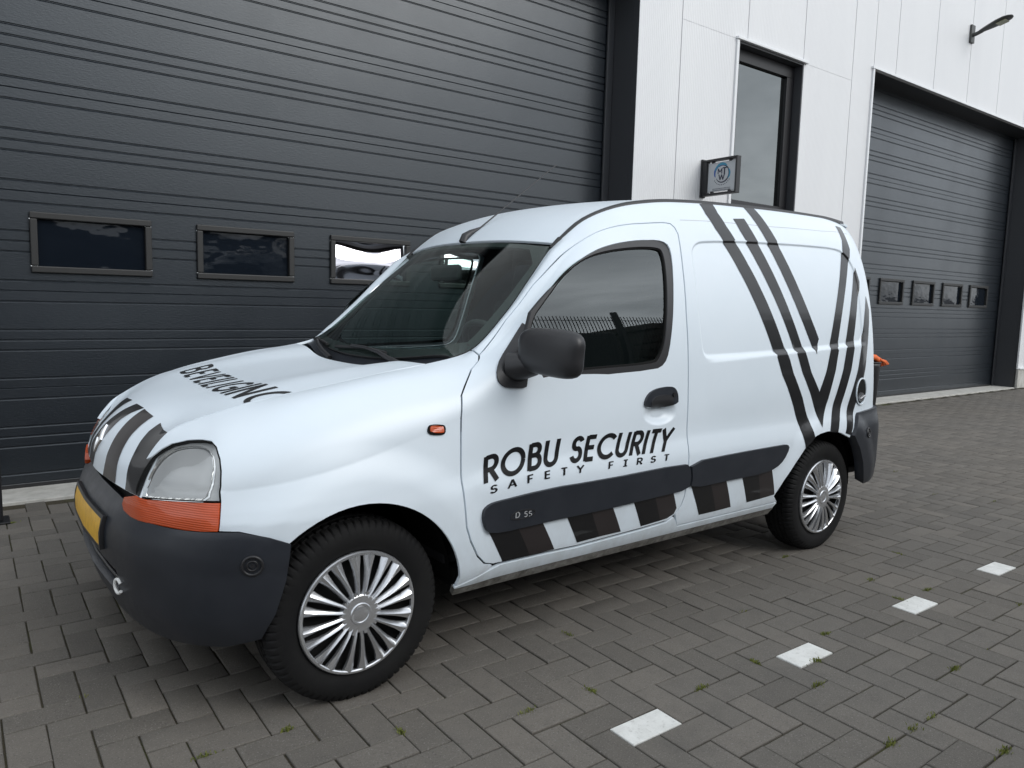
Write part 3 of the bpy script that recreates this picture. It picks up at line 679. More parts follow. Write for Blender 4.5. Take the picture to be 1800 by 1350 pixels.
# dark backing, plinth, flashings
bk = MB(); 
for x0, x1, z0, z1 in ((-1.28-5, L0-.0, 0, TOP), (L1, WX0, 0, TOP), (WX0, WX1, 0, WZ0-.05), (WX0, WX1, WZ1+.06, TOP), (WX1, R0, 0, TOP), (R1, 20, 0, TOP), (L0, L1, ZO+.05, TOP), (R0, R1, ZO+.05, TOP)):
    bk.box((x0, .065, z0), (x1, .30, z1))
bk.build('wall_core', M['jamb'], bld)
for x0, x1 in ((-6.28, L0-.10), (L1+.10, R0-.10), (R1+.002, 19.7)):
    pn = MB(); pn.box((x0, -.03, 0), (x1, .05, .325), .008); pn.build('plinth', M['concrete'], bld)
for x0, x1 in ((L0, L1), (R0, R1)):
    fl_ = MB()
    fl_.box((x0-.05, -.028, ZO-.012), (x1+.05, .06, ZO+.016), .003)
    fl_.build('flashing', M['flash'], bld); fl_ = MB()
    fl_.box((x0-.035, -.022, .02), (x0, .05, ZO-.014), .003); fl_.build('flashing', M['flash'], bld)
ff = MB()
ff.box((R1-.02, -.024, .33), (R1+.012, .0, ZO-.014)); ff.build('flashing', M['flash'], bld); ff = MB(); ff.box((R1+.014, -.05, .325), (R1+6, .0, .345)); ff.build('flashing', M['flash'], bld)
# sectional doors
PH = .5935; Z0J = .0375
def section_profile(top_half=False, h=PH):
    d = .0075; P = [(0.0, .010), (0.0, .0045), (.0045, 0.0)]
    for zc_ in (.063, PH/2-.062, PH/2, PH/2+.062, PH-.063):
        P += [(zc_-.010, 0), (zc_-.001, d), (zc_+.0025, d), (zc_+.005, 0)]
    P += [(h-.0035, 0), (h, .0035), (h, .010)]
    return P
def door(x0, x1, nwin, wx, name_label, warped):
    d = bpy.data.objects.new('garage_door', None); COL.objects.link(d); d.parent = bld; d.location = (0, RV, 0); d['label'] = name_label
    prof = section_profile()
    nsec = 7
    sm = None
    for k in range(nsec):
        z0 = Z0J + k*PH + .0012
        V, Fc = [], []
        cols = [x0, x1]
        if k == 2:
            for wx_ in wx: cols += [wx_[0]-.0, wx_[1]]
            cols = sorted(cols)
        if k != 2:
            if sm is None:
                for x in (x0, x1): V += [(x, y, z) for z, y in prof]
                n = len(prof)
                for i in range(n-1): Fc.append((i, n+i, n+i+1, i+1))
                so_ = pydata('door_panel', V, Fc, M['door'], d); sm = so_.data
            else: so_ = link_mesh('door_panel', sm, M['door'], d)
            so_.location = (0, 0, z0)
        else:      # the glazed section: runs of profile between the windows, strips above and below them
            n = len(prof); zl, zh = 1.338-z0-.0, 1.702-z0
            xs = [x0] + [t for w_ in wx for t in w_] + [x1]
            for a, b in zip(xs[0::2], xs[1::2]):
                m0 = len(V); V += [(x, y, z) for x in (a, b) for z, y in prof]
                Fc += [(m0+i, m0+n+i, m0+n+i+1, m0+i+1) for i in range(n-1)]
            for a, b in wx:
                for lo, hi in ((0, zl+.01), (zh-.01, PH)):
                    pr = [(z, y) for z, y in prof if lo <= z <= hi and (z < .075 or z > PH-.075 or True)]
                    pr = [q for q in pr if not (PH/2-.09 < q[0] < PH/2+.09)]
                    if lo == 0: pr = pr + [(hi, 0)]
                    else: pr = [(lo, 0)] + pr
                    m0 = len(V); nn = len(pr); V += [(x, y, z) for x in (a, b) for z, y in pr]
                    Fc += [(m0+i, m0+nn+i, m0+nn+i+1, m0+i+1) for i in range(nn-1)]
            so_ = pydata('door_panel', V, Fc, M['door'], d); so_.location = (0, 0, z0)
    # windows
    for j, (a, b) in enumerate(wx):
        zl, zh = 1.338, 1.702; fr = MB(); t = .040
        for (ax, az, bx_, bz) in ((a, zl, b, zl+t), (a, zh-t, b, zh), (a, zl+t+.001, a+t, zh-t-.001), (b-t, zl+t+.001, b, zh-t-.001)):
            fr.box((ax, -.022, az), (bx_, .02, bz), .006)
        fr.build('window_frame', M['frame'], d)
        n = 24; V, Fc = [], []
        for iz in range(n+1):
            for ix in range(n+1):
                u, v = ix/n, iz/n
                s_ = math.sin(math.pi*u)*math.sin(math.pi*v)
                w_ = warped if j in (2, 3) else 0
                y = .012 - .004*s_
                if w_:
                    # warped double pane, also tilted upwards so that its mirror catches bright sky
                    y = .008 + .045*v*v*(1-.3*math.cos(2*math.pi*u)) - .018*math.sin(math.pi*u)*math.sin(math.pi*v)**2 + .006*math.sin(5*u+2.2*v)*s_
                V.append((a+t-.004 + (b-a-2*t+.008)*u, y, zl+t-.004 + (zh-zl-2*t+.008)*v))
        for iz in range(n):
            for ix in range(n): q = iz*(n+1)+ix; Fc.append((q, q+1, q+n+2, q+n+1))
        pydata('pane', V, Fc, M['bright_mirror_pane' if (j in (2, 3) and warped) else 'acrylic'], d, smooth=True)
    sl = MB(); sl.box((x0, -.006, .006), (x1, .03, Z0J-.002)); sl.build('bottom_seal', M['rubber'], d)
    # frame: reveal sides and head
    jm = MB()
    jm.box((x0-.004, -RV+.004, 0), (x0-.12, .10, ZO-.02)); jm.box((x1+.004, -RV+.004, 0), (x1+.12, .10, ZO-.02)); jm.box((x0-.12, -RV+.03, ZO-.014), (x1+.12, .10, ZO+.05))
    jm.box((x0, -.035, .01), (x0+.075, -.012, ZO-.03), .004); jm.box((x1-.075, -.035, .01), (x1, -.012, ZO-.03), .004)
    jm.build('door_frame', M['jamb'], d)
    # shaded void over the door curtain
    return d
lw = [(-.575+.955*k, .100+.955*k) for k in range(4)]
rw = [(8.44+.942*k, 9.115+.942*k) for k in range(5)]
door(L0+.002, L1-.002, 4, lw, 'wide dark grey sectional door with three windows behind the van', -.055)
door(R0+.002, R1-.002, 5, rw, 'dark grey sectional door at the far end, lit more brightly', 0)
# tall window
win = bpy.data.objects.new('tall_window', None); COL.objects.link(win); win.parent = bld
fr = MB(); t = .075; y0, y1 = .10, .17
X0, X1, Z0_, Z1_ = WX0+.03, WX1-.02, WZ0+.01, WZ1-.03
for a in (((X0, y0, Z0_), (X1, y1, Z0_+t)), ((X0, y0, Z1_-t-.05), (X1, y1, Z1_)), ((X0, y0, Z0_+t+.001), (X0+t*.6, y1, Z1_-t-.051)), ((X1-t*1.7, y0, Z0_+t+.001), (X1, y1, Z1_-t-.051))): fr.box(*a, .004)
fr.build('window_frame', M['blackmetal'], win)
rv = MB(); rv.box((WX0+.001, .0, WZ0+.001), (WX0+.028, .20, WZ1-.001)); rv.box((WX1-.018, .0, WZ0+.001), (WX1-.001, .20, WZ1-.001)); rv.box((WX0+.03, .0, WZ1-.028), (WX1-.02, .20, WZ1-.001)); rv.box((WX0+.03, .0, WZ0+.001), (WX1-.02, .20, WZ0+.008)); rv.build('reveal', M['jamb'], win)
gp = MB(); gp.box((X0+t*.6-.01, .135, Z0_+t-.01), (X1-t*1.7+.01, .150, Z1_-t-.04)); gp.build('pane', M['pane'], win)
bd = MB(); bd.box((X0, .21, Z0_), (X1, .22, Z1_)); bd.build('pane_backing', M['dark'], win)  # plain black sheet closing the opening behind the pane
wf = MB(); wf.box((WX0-.045, -.034, WZ1-.006), (WX1+.045, .02, WZ1+.022), .004); wf.box((WX0-.04, -.020, WZ0), (WX0-.001, .05, WZ1-.008), .004); wf.box((WX0-.035, -.03, WZ0-.02), (WX1+.02, .05, WZ0-.001), .003)
wf.build('window_flashing', M['flash'], win)
# ------------------------------------------------------------------ hanging sign on the wall
sg = thing('hanging_sign', 'small grey sign with round blue logo in black frame, projecting from the white wall', 'sign', wl(5.128, WD, 0), WA)
m_ = MB(); zb, zt2 = 2.335, 2.685; yo = -.415
m_.box((-.03, yo+.002, zt2-.022), (.03, -.022, zt2), .003); m_.box((-.03, yo+.002, zb), (.03, -.022, zb+.022), .003); m_.box((-.03, yo-.02, zb), (.03, yo, zt2), .003); m_.box((-.035, -.020, zb-.01), (.035, -.001, zt2+.012), .003); m_.box((-.03, -.07, zb+.023), (.03, -.0205, zt2-.023), .003)
for y_ in (-.13, -.34):
    m_.box((-.012, y_-.014, zt2-.040), (.012, y_+.014, zt2-.0225)); m_.box((-.012, y_-.014, zb+.0225), (.012, y_+.014, zb+.040))
m_.build('sign_frame', M['blackmetal'], sg)
m_ = MB(); m_.box((-.008, yo+.012, zb+.034), (.008, -.078, zt2-.034), .002); fce = m_.build('sign_board', M['signface'], sg)
def sgl(word, yc, zc_, w_, h_, wt, m, k=0):     # letters on the face looking towards -X
    st, W_ = strokes(word, wt); V, Fc = [], []
    for j, (A_, B_) in enumerate(st):
        n0 = len(V)
        for a, b in zip(A_, B_):
            for p_ in (a, b): V.append((-.0088-.00012*(j+k), yc + w_*(.5-p_[0]/W_), zc_ + h_*p_[1]))
        Fc += [(n0+2*i, n0+2*i+1, n0+2*i+3, n0+2*i+2) for i in range(len(A_)-1)]
    return pydata('logo_letter', V, Fc, m, fce)
yc, zc2 = -.247, 2.535
sgl('M', yc+.026, zc2+.0, .052, .052, .17, M['navy']); sgl('T', yc-.028, zc2-.008, .050, .066, .17, M['navy'], 4); sgl('W', yc+.004, zc2-.060, .066, .055, .17, M['navy'], 8)
def ringarc(r0, r1, a0, a1, m, nm, dx_):
    V, Fc = [], []; n = 28
    for i in range(n+1):
        a = math.radians(a0+(a1-a0)*i/n); f = i/n; th = (r1-r0)*(math.sin(math.pi*f)**.5*.9+.1)
        for r in (r0, r0+th): V.append((-.0088-dx_, yc + r*math.cos(a), zc2 + r*math.sin(a)))
    for i in range(n): Fc.append((2*i, 2*i+1, 2*i+3, 2*i+2))
    pydata(nm, V, Fc, m, fce)
ringarc(.076, .090, 60, 330, M['navy'], 'logo_ring', .0002); ringarc(.080, .104, -20, 112, M['blue'], 'logo_swirl', .0006); ringarc(.084, .108, 20, 130, M['teal'], 'logo_swirl', .0010); ringarc(.083, .100, 150, 215, M['teal'], 'logo_swirl', .0008)
m_ = MB()
for i in range(11):
    a = math.radians(215+11*i); m_.box((-.0094, yc+.107*math.cos(a)-.005, zc2+.107*math.sin(a)-.004), (-.0088, yc+.107*math.cos(a)+.004, zc2+.107*math.sin(a)+.004))
m_.build('small_print', M['navy'], fce)
for z_ in (2.392, 2.378):
    m_ = MB()
    for i in range(14): m_.box((-.0094, yc-.105+i*.0155, z_), (-.0088, yc-.105+i*.0155+.010, z_+.006))
    o_ = m_.build('small_print', M['navy'], fce); o_['kind'] = 'stuff'
# ------------------------------------------------------------------ wall lamp
lp = thing('wall_lamp', 'dark grey street lamp head on a short arm, high on the white wall', 'lamp', wl(10.68, WD, 0), WA)
m_ = MB(); m_.box((-.055, -.03, 5.02), (.055, -.001, 5.26), .006); m_.build('wall_plate', M['lamp_grey'], lp)
m_ = MB(); m_.tube([(0, -.03, 5.125), (0, -.07, 5.130), (0, -.15, 5.155)], [.028, .026, .026], 12); m_.build('arm', M['lamp_grey'], lp)
V, Fc = [], []; n = 20
secs = [(-.11, .030, .026, 5.146), (-.15, .042, .034, 5.156), (-.23, .070, .040, 5.178), (-.33, .100, .040, 5.206), (-.42, .108, .033, 5.230), (-.475, .084, .024, 5.244), (-.505, .044, .014, 5.252), (-.512, .008, .005, 5.254)]
for y_, w_, h_, z_ in secs:
    for i in range(n):
        a = 2*math.pi*i/n; V.append((w_*math.cos(a), y_, z_ + (h_ if math.sin(a) > 0 else h_*.55)*math.sin(a)))
for k in range(len(secs)-1):
    for i in range(n): Fc.append((k*n+i, k*n+(i+1) % n, (k+1)*n+(i+1) % n, (k+1)*n+i))
Fc += [tuple(range(n))[::-1], tuple(range((len(secs)-1)*n, len(secs)*n))]
pydata('lamp_head', V, Fc, M['lamp_grey'], lp, smooth=True)
m_ = MB(); m_.box((-.07, -.45, 5.192), (.07, -.33, 5.202), .004, Matrix.Translation((0, -.39, 5.197)) @ Matrix.Rotation(math.radians(-14), 4, 'X') @ Matrix.Translation((0, .39, -5.197))); m_.build('lamp_lens', M['lamp_glass'], lp)
# ------------------------------------------------------------------ black post at the left edge, bin behind the van
po = thing('guard_post', 'black steel guard post with a small foot plate beside the left door jamb', 'post', wl(-.842, 1.885, 0), WA)
m_ = MB(); m_.box((-.045, -.045, .012), (.045, .045, 1.15), .006); m_.build('post', M['blackmetal'], po)
m_ = MB(); m_.box((-.075, -.075, .001), (.075, .075, .012), .003); m_.build('foot_plate', M['blackmetal'], po)
m_ = MB(); m_.box((-.048, -.048, 1.15), (.048, .048, 1.162), .003); m_.build('cap', M['blackmetal'], po)
bn = thing('slim_bin', 'slim black bin standing behind the van in front of the far door', 'bin', (8.30, 1.93, 0), 0)
V, Fc = [], []; n = 24
secs = [(.0, .10), (.015, .125), (.03, .132), (.55, .152), (.60, .155)]
for z_, r_ in secs: V += [(r_*math.cos(2*math.pi*i/n), r_*math.sin(2*math.pi*i/n), z_+.002) for i in range(n)]
for k in range(len(secs)-1):
    for i in range(n): Fc.append((k*n+i, k*n+(i+1) % n, (k+1)*n+(i+1) % n, (k+1)*n+i))
Fc += [tuple(range(n))[::-1], tuple(range((len(secs)-1)*n, len(secs)*n))]
pydata('bin_body', V, Fc, M['blackmetal'], bn, smooth=True)
m_ = MB(); m_.tube([(.157*math.cos(a), .157*math.sin(a), .602) for a in np.linspace(0, 2*math.pi, 25)[:-1]], .009, 6, closed=True); m_.build('bin_rim', M['blackmetal'], bn)
gv = MB()
rg = random.Random(3)
for k in range(2):
    cx_, cy_ = 8.30 + (-.03 if k else .05), 1.93 + (-.05 if k else -.03)
    pts_ = [(cx_-.10, cy_+.05, .625), (cx_-.03, cy_, .655+.02*k), (cx_+.06, cy_-.03, .640+.02*k), (cx_+.12, cy_-.06, .615)]
    gv.tube(pts_, [.030, .040, .038, .026], 10)
    for f in range(4):
        gv.tube([(cx_+.10, cy_-.075+.028*f, .628+.01*k), (cx_+.16, cy_-.10+.03*f, .610), (cx_+.20, cy_-.115+.032*f, .575-.012*f)], [.015, .015, .011], 8)
gl_ = gv.build('work_gloves', M['glove']); tag(gl_, 'pair of orange work gloves lying on top of the slim black bin', 'gloves')
# ------------------------------------------------------------------ ground
structure(pydata('pavement', [wl(-3.2, -3.4, -.0065), wl(15.2, -3.4, -.0065), wl(15.2, WD+.40, -.0065), wl(-3.2, WD+.40, -.0065)], [(0, 1, 2, 3)], M['joint']))
pav = bpy.data.objects['pavement']
a_, b_ = -3.19, 15.19; c_, d_ = -3.39, WD+.5; BIG = 140
V = []; Fc = []
for q in ([(-BIG, -BIG), (BIG, -BIG), (BIG, c_), (-BIG, c_)], [(-BIG, d_), (BIG, d_), (BIG, BIG), (-BIG, BIG)], [(-BIG, c_), (a_, c_), (a_, d_), (-BIG, d_)], [(b_, c_), (BIG, c_), (BIG, d_), (b_, d_)]):
    n0 = len(V); V += [wl(x, y, -.003) for x, y in q]; Fc.append((n0, n0+1, n0+2, n0+3))
structure(pydata('ground', V, Fc, M['yard']))
th = MB()
for x0, x1 in ((L0-.0, L1), (R0, R1)): th.box((x0+.002, .0, -.05), (x1-.002, .40, .014), .005)
t_ = th.build('threshold', M['concrete']); t_.location = wl(0, WD-.0, 0); t_.rotation_euler = (0, 0, WA); structure(t_)
# herringbone pavers, a module of 102.5 mm
Mo = .1025; X00, Y00 = .548, -1.4555
def bevel_brick(dx, dy, gap=.0046, ch=.0032):
    x0, x1, y0, y1 = -dx/2+gap/2, dx/2-gap/2, -dy/2+gap/2, dy/2-gap/2
    V = [(x0, y0, -.03), (x1, y0, -.03), (x1, y1, -.03), (x0, y1, -.03), (x0, y0, -ch), (x1, y0, -ch), (x1, y1, -ch), (x0, y1, -ch),
         (x0+ch*.35, y0+ch*.35, -ch*.35), (x1-ch*.35, y0+ch*.35, -ch*.35), (x1-ch*.35, y1-ch*.35, -ch*.35), (x0+ch*.35, y1-ch*.35, -ch*.35),
         (x0+ch, y0+ch, 0), (x1-ch, y0+ch, 0), (x1-ch, y1-ch, 0), (x0+ch, y1-ch, 0)]
    Fc = []
    for r in (0, 4, 8):
        for i in range(4): Fc.append((r+i, r+(i+1) % 4, r+4+(i+1) % 4, r+4+i))
    Fc.append((12, 13, 14, 15)); return V, Fc
bricks = []
for j in range(int((-3.35-Y00)/Mo), int((WD-.03-Y00)/Mo)):
    for i in range(int((-3.15-X00)/Mo), int((15.1-X00)/Mo)):
        k = (i+j) % 4
        if k == 0: bricks.append((X00+(i+1)*Mo, Y00+(j+.5)*Mo, 0, i == 0 or (i % 8 == 0), j))
        elif k == 2: bricks.append((X00+(i+.5)*Mo, Y00+(j+1)*Mo, 1, False, j))
def rowwhite(b): return b[2] == 0 and b[4] == 0 and int(round((b[0]-X00-Mo)/Mo)) % 8 == 0
rot3 = cam.matrix_world.to_3x3()
fpx = 1311.24
def proj_px(P):
    d = rot3.transposed() @ (P - CAM)
    if d.z > -.1: return None
    return (900 + fpx*d.x/-d.z, 675 - fpx*d.y/-d.z, -d.z)
scored = []
for idx, b in enumerate(bricks):
    P = wl(b[0], b[1], 0); q = proj_px(P)
    if q is None or not (-40 < q[0] < 1840 and q[1] < 1395 and q[1] > 500): continue
    if -.62 < P.x < 3.2 and abs(P.y) < .74: continue
    if P.y > .6 and P.x < 7.0 and P.x > -.35: continue
    h = CAM.z; area = h/q[2]**3
    scored.append((area*(10 if rowwhite(b) else 1), idx))
scored.sort(reverse=True); single = set(i for _, i in scored[:292]); whites = [i for i, b in enumerate(bricks) if rowwhite(b)]
vis_w = [i for i in whites if i in dict((k, 1) for _, k in scored)]
single |= set(vis_w)
bm_ = []
for kind in (0, 1):
    V, Fc = bevel_brick(2*Mo, Mo); 
    me = bpy.data.meshes.new('brick'); me.from_pydata(V, [], Fc); me.materials.append(M['brick_white'] if kind else M['brick']); me.update(); bm_.append(me)
BV, BF_ = bevel_brick(2*Mo, Mo); BV = np.array(BV)
RV_, RF_ = [], []; rbk = np.random.default_rng(5)
for idx, b in enumerate(bricks):
    dz = rbk.normal(0, .0007); tx, ty = rbk.normal(0, .0022, 2); yaw = rbk.normal(0, .005) + (math.pi/2 if b[2] else 0) + WA + (math.pi if rbk.random() < .5 else 0)
    jx, jy = rbk.normal(0, .0007, 2)
    P = wl(b[0]+jx, b[1]+jy, dz); wh_ = rowwhite(b)
    if idx in single or wh_:
        o = bpy.data.objects.new('brick', bm_[1 if wh_ else 0]); COL.objects.link(o); o.parent = pav
        o.location = P; o.rotation_euler = (tx, ty, yaw)
        if wh_: o['label'] = 'white paving brick marking the edge of the parking bay'
    else:
        R_ = np.array(Matrix.Rotation(yaw, 3, 'Z') @ Matrix.Rotation(ty, 3, 'Y') @ Matrix.Rotation(tx, 3, 'X'))
        n0 = len(RV_)*16; RV_.append(BV @ R_.T + np.array(P)); RF_.append(np.array(BF_)+n0)
RVv = np.vstack(RV_); RFf = np.vstack(RF_)
me = bpy.data.meshes.new('brick_field'); me.vertices.add(len(RVv)); me.vertices.foreach_set('co', RVv.astype(np.float32).ravel())
me.loops.add(RFf.size); me.loops.foreach_set('vertex_index', RFf.astype(np.int32).ravel()); me.polygons.add(len(RFf))
me.polygons.foreach_set('loop_start', np.arange(0, RFf.size, 4, dtype=np.int32)); me.update(calc_edges=True); me.validate()
rest = link_mesh('brick_field', me, M['brick'], pav); rest['kind'] = 'stuff'
# moss tufts in the joints
TUFTS = [(.02, -1.81), (-.21, -1.55)]
mv, mf = [], []
rm = random.Random(9)
def tuft(x, y, n, spread, along):
    for _ in range(n):
        s_ = rm.gauss(0, spread); q_ = rm.gauss(0, .006)
        px, py = (x+s_, y+q_) if along == 0 else (x+q_, y+s_)
        h = rm.uniform(.002, .010); a = rm.uniform(0, 6.28); w_ = rm.uniform(.001, .0026); lx, ly = rm.gauss(0, .004), rm.gauss(0, .004)
        n0 = len(mv)
        mv.extend([wl(px-w_*math.cos(a), py-w_*math.sin(a), -.006), wl(px+w_*math.cos(a), py+w_*math.sin(a), -.006), wl(px+lx+w_*.6*math.cos(a), py+ly+w_*.6*math.sin(a), h), wl(px+lx-w_*.6*math.cos(a), py+ly-w_*.6*math.sin(a), h*.9)])
        mf.append((n0, n0+1, n0+2, n0+3))
for x, y, al in TUFT_LIST: tuft(x, y, rm.randint(30, 80), rm.uniform(.008, .017), al)
for _ in range(14):
    i, j = rm.randint(-20, 60), rm.randint(-14, 14)
    tuft(X00+i*Mo+rm.uniform(0, .1), Y00+j*Mo, rm.randint(4, 14), rm.uniform(.006, .02), 0)
mo = pydata('joint_moss', mv, mf, M['moss']); mo['kind'] = 'stuff'; 
# ------------------------------------------------------------------ the yard across from the van (seen mirrored in its paint and glass; the shed is added)
fe = thing('mesh_fence', 'dark welded mesh fence on steel posts along the far side of the yard', 'fence', (0, -4.45, 0))
FX0, FX1 = -7.5, 12.5; FH = 2.42
k = 0
x = FX0
while x <= FX1 + .01:
    m_ = MB(); m_.box((x-.03, -.03, 0), (x+.03, .03, FH+.12)); m_.build('post', M['blackmetal'], fe); x += 2.5
x = FX0; wire = None
while x < FX1 - .01:
    if wire is None:
        m_ = MB()
        for i in range(1, 50): m_.box((.03+i*.05-.0035, -.004, .05), (.03+i*.05+.0035, .004, FH))
        for z_ in (.10, .7, 1.3, 1.9, FH-.1): m_.box((.03, -.010, z_-.004), (2.47, -.004, z_+.004)); m_.box((.03, .004, z_-.004), (2.47, .010, z_+.004))
        wire = m_.build('wire_panel', M['blackmetal'], fe); wo = wire
    else: wo = link_mesh('wire_panel', wire.data, M['blackmetal'], fe)
    wo.location = (x, 0, 0); x += 2.5
def stack(x0, x1, y0, rows, label, hh=.16, seed=1):
    r = random.Random(seed); s_ = thing('slab_stack', label, 'slab stack', ((x0+x1)/2, y0, 0))
    for k in range(rows):
        a = x0-(x0+x1)/2 + r.uniform(-.15, .12) + .04*k; b_ = x1-(x0+x1)/2 + r.uniform(-.2, .15) - .05*k; y_ = -.9+r.uniform(-.1, .1)
        m_ = MB(); m_.box((a, y_, k*(hh+.03)), (b_, y_+1.4+r.uniform(-.1, .1), k*(hh+.03)+hh), .015); m_.build('slab', M['stone'], s_)
stack(5.75, 8.3, -5.6, 13, 'shortest stack of brown stone slabs, beside the black container behind the fence', seed=2)
stack(8.6, 11.4, -5.7, 13, 'stack of brown stone slabs between two others behind the mesh fence', seed=5)
stack(11.8, 16.5, -5.9, 14, 'widest and tallest stack of brown stone slabs past the end of the fence', seed=8)
ct = thing('dark_container', 'low black container standing behind the mesh fence', 'container', (2.75, -6.1, 0))
m_ = MB(); m_.box((-2.6, -1.2, .12), (2.6, 1.2, 2.12), .02); m_.build('container_body', M['blackmetal'], ct)
for sx in (-2.3, 2.3):
    m_ = MB(); m_.box((sx-.1, -1.1, 0), (sx+.1, 1.1, .12)); m_.build('skid', M['blackmetal'], ct)

sh = thing('added_shed', 'unseen long dark shed added across the yard to darken the garage door reflections', 'shed', (-3.5, -14.5, 0))  # invented shed, added unseen so that the door reflections turn darker
m_ = MB(); m_.box((-10.5, -2, 0), (9.8, 2, 3.6), .02); m_.build('wall', M['shed'], sh)
m_ = MB(); m_.box((-10.7, -2.2, 3.601), (10.0, 2.2, 3.85), .02); m_.build('roof', M['blackmetal'], sh)
m_ = MB(); m_.box((-4.0, 2.0, 0), (-.8, 2.05, 2.9), .01); m_.build('door', M['blackmetal'], sh)
# ------------------------------------------------------------------ skinning of panels on the body surfaces
def inset(poly, g):
    P = np.array(poly, float)
    A = .5*np.sum(P[:, 0]*np.roll(P[:, 1], -1) - np.roll(P[:, 0], -1)*P[:, 1])
    if A < 0: P = P[::-1]
    if g == 0: return P
    d = np.roll(P, -1, 0) - P; L = np.hypot(d[:, 0], d[:, 1]); L[L < 1e-9] = 1e-9
    n = np.stack([-d[:, 1], d[:, 0]], 1)/L[:, None]
    n0 = np.roll(n, 1, 0); m = n + n0; k = np.maximum(1 + (n*n0).sum(1), .35)
    return P + g*m/k[:, None]
def resample(P, step):
    out = []
    for a, b in zip(P, np.roll(P, -1, 0)):
        k = max(1, int(math.ceil(np.hypot(*(b-a))/step)))
        for i in range(k): out.append(a + (b-a)*i/k)
    return np.array(out)
def rounded(P, it=1, close=True):
    P = np.array(P, float)
    for _ in range(it):
        Q = np.roll(P, -1, 0); R = np.empty((2*len(P), 2)); R[0::2] = .75*P+.25*Q; R[1::2] = .25*P+.75*Q; P = R
    return P
VC = np.array([1.2, 0, .7])
def normals_of(fn, U, V, h=1.5e-3):
    du = fn(U+h, V) - fn(U-h, V); dv = fn(U, V+h) - fn(U, V-h)
    n = np.cross(du, dv); L = np.linalg.norm(n, axis=-1, keepdims=True); L[L < 1e-12] = 1
    return n/L
def panel(name, poly, fn, m, parent, holes=(), step=.03, off=0.0, thick=.012, gap=0.0, scale=(1, 1), extra=None, mirror=False, label=None, grid=True):
    sx, sy = scale; f2 = lambda U, V: fn(U/sx, V/sy)
    O = resample(inset(np.array(poly, float)*scale, gap), step)
    H = [resample(inset(np.array(h, float)*scale, 0), step) for h in holes]
    pts = [O]; edges = []; n = len(O); edges += [(i, (i+1) % n) for i in range(n)]; k = n
    for h in H:
        edges += [(k+i, k+(i+1) % len(h)) for i in range(len(h))]; pts.append(h); k += len(h)
    cand = []
    if grid:
        lo, hi = O.min(0), O.max(0)
        gx, gy = np.meshgrid(np.arange(lo[0], hi[0]+step, step), np.arange(lo[1], hi[1]+step, step))
        gx = gx + (np.arange(gx.shape[0]) % 2)[:, None]*step*.5
        cand.append(np.stack([gx.ravel(), gy.ravel()], 1))
    ex = np.zeros((0, 2))
    if extra is not None and len(extra):
        ex = np.array(extra, float)*scale
        d = polydist(ex[:, 0], ex[:, 1], O); keep = d < -.004
        for h in H: keep &= polydist(ex[:, 0], ex[:, 1], h) > .004
        ex = ex[keep]
    if cand:
        c = cand[0]; d = polydist(c[:, 0], c[:, 1], O); keep = d < -.38*step
        for h in H: keep &= polydist(c[:, 0], c[:, 1], h) > .38*step
        c = c[keep]
        if len(ex) and len(c):
            key = set((int(a/step*1.0), int(b/step*1.0)) for a, b in ex)
            c = np.array([q for q in c if (int(q[0]/step*1.0), int(q[1]/step*1.0)) not in key]).reshape(-1, 2)
        pts.append(c)
    if len(ex): pts.append(ex)
    A = np.vstack(pts)
    vs, es, fs, _, _, _ = delaunay_2d_cdt([Vector((float(a), float(b))) for a, b in A], edges, [], 0, 1e-6)
    A = np.array([(v.x, v.y) for v in vs]); T = np.array([tuple(f) for f in fs if len(f) == 3])
    C = A[T].mean(1); ok = polydist(C[:, 0], C[:, 1], O) < 0
    for h in H: ok &= polydist(C[:, 0], C[:, 1], h) > 0
    T = T[ok]
    used = np.unique(T); re_ = -np.ones(len(A), int); re_[used] = np.arange(len(used)); A = A[used]; T = re_[T]
    ar = np.cross(A[T[:, 1]]-A[T[:, 0]], A[T[:, 2]]-A[T[:, 0]]); T[ar < 0] = T[ar < 0][:, ::-1]
    P = f2(A[:, 0], A[:, 1]); Nn = normals_of(f2, A[:, 0], A[:, 1])
    sg = 1 if np.sum(Nn*(P-VC)) > 0 else -1
    Nn = Nn*sg
    if sg < 0: T = T[:, ::-1]
    P = P + Nn*off
    V = [P]; NN = [Nn]; F = [tuple(t) for t in T]
    if thick > 0:
        cnt = {}
        for t in T:
            for a, b in ((t[0], t[1]), (t[1], t[2]), (t[2], t[0])):
                cnt[(a, b)] = cnt.get((a, b), 0)+1
        be = [(a, b) for (a, b) in cnt if (b, a) not in cnt]
        base = len(P); ve = []; ne = []
        for i, (a, b) in enumerate(be):
            pa, pb = P[a], P[b]; nn = np.cross(pb-pa, Nn[a]); L = np.linalg.norm(nn); nn = nn/L if L > 1e-12 else Nn[a]
            na = (nn*.9+Nn[a]*.45); na /= np.linalg.norm(na)
            ve += [pa, pb, pb-Nn[b]*thick, pa-Nn[a]*thick]; ne += [na, na, nn, nn]
            F.append((base+4*i+1, base+4*i, base+4*i+3, base+4*i+2))
        if ve: V.append(np.array(ve)); NN.append(np.array(ne))
    V = np.vstack(V); NN = np.vstack(NN)
    if mirror:
        V = V*[1, -1, 1]; NN = NN*[1, -1, 1]; F = [f[::-1] for f in F]
    me = bpy.data.meshes.new(name); me.from_pydata(V.tolist(), [], [tuple(int(i) for i in f) for f in F])
    me.polygons.foreach_set('use_smooth', [True]*len(me.polygons)); me.update()
    me.normals_split_custom_set_from_vertices([tuple(x) for x in NN])
    return link_mesh(name, me, m, parent, label)
def ring_panel(name, outer, inner, fn, m, parent, **k):
    return panel(name, outer, fn, m, parent, holes=[inner], **k)

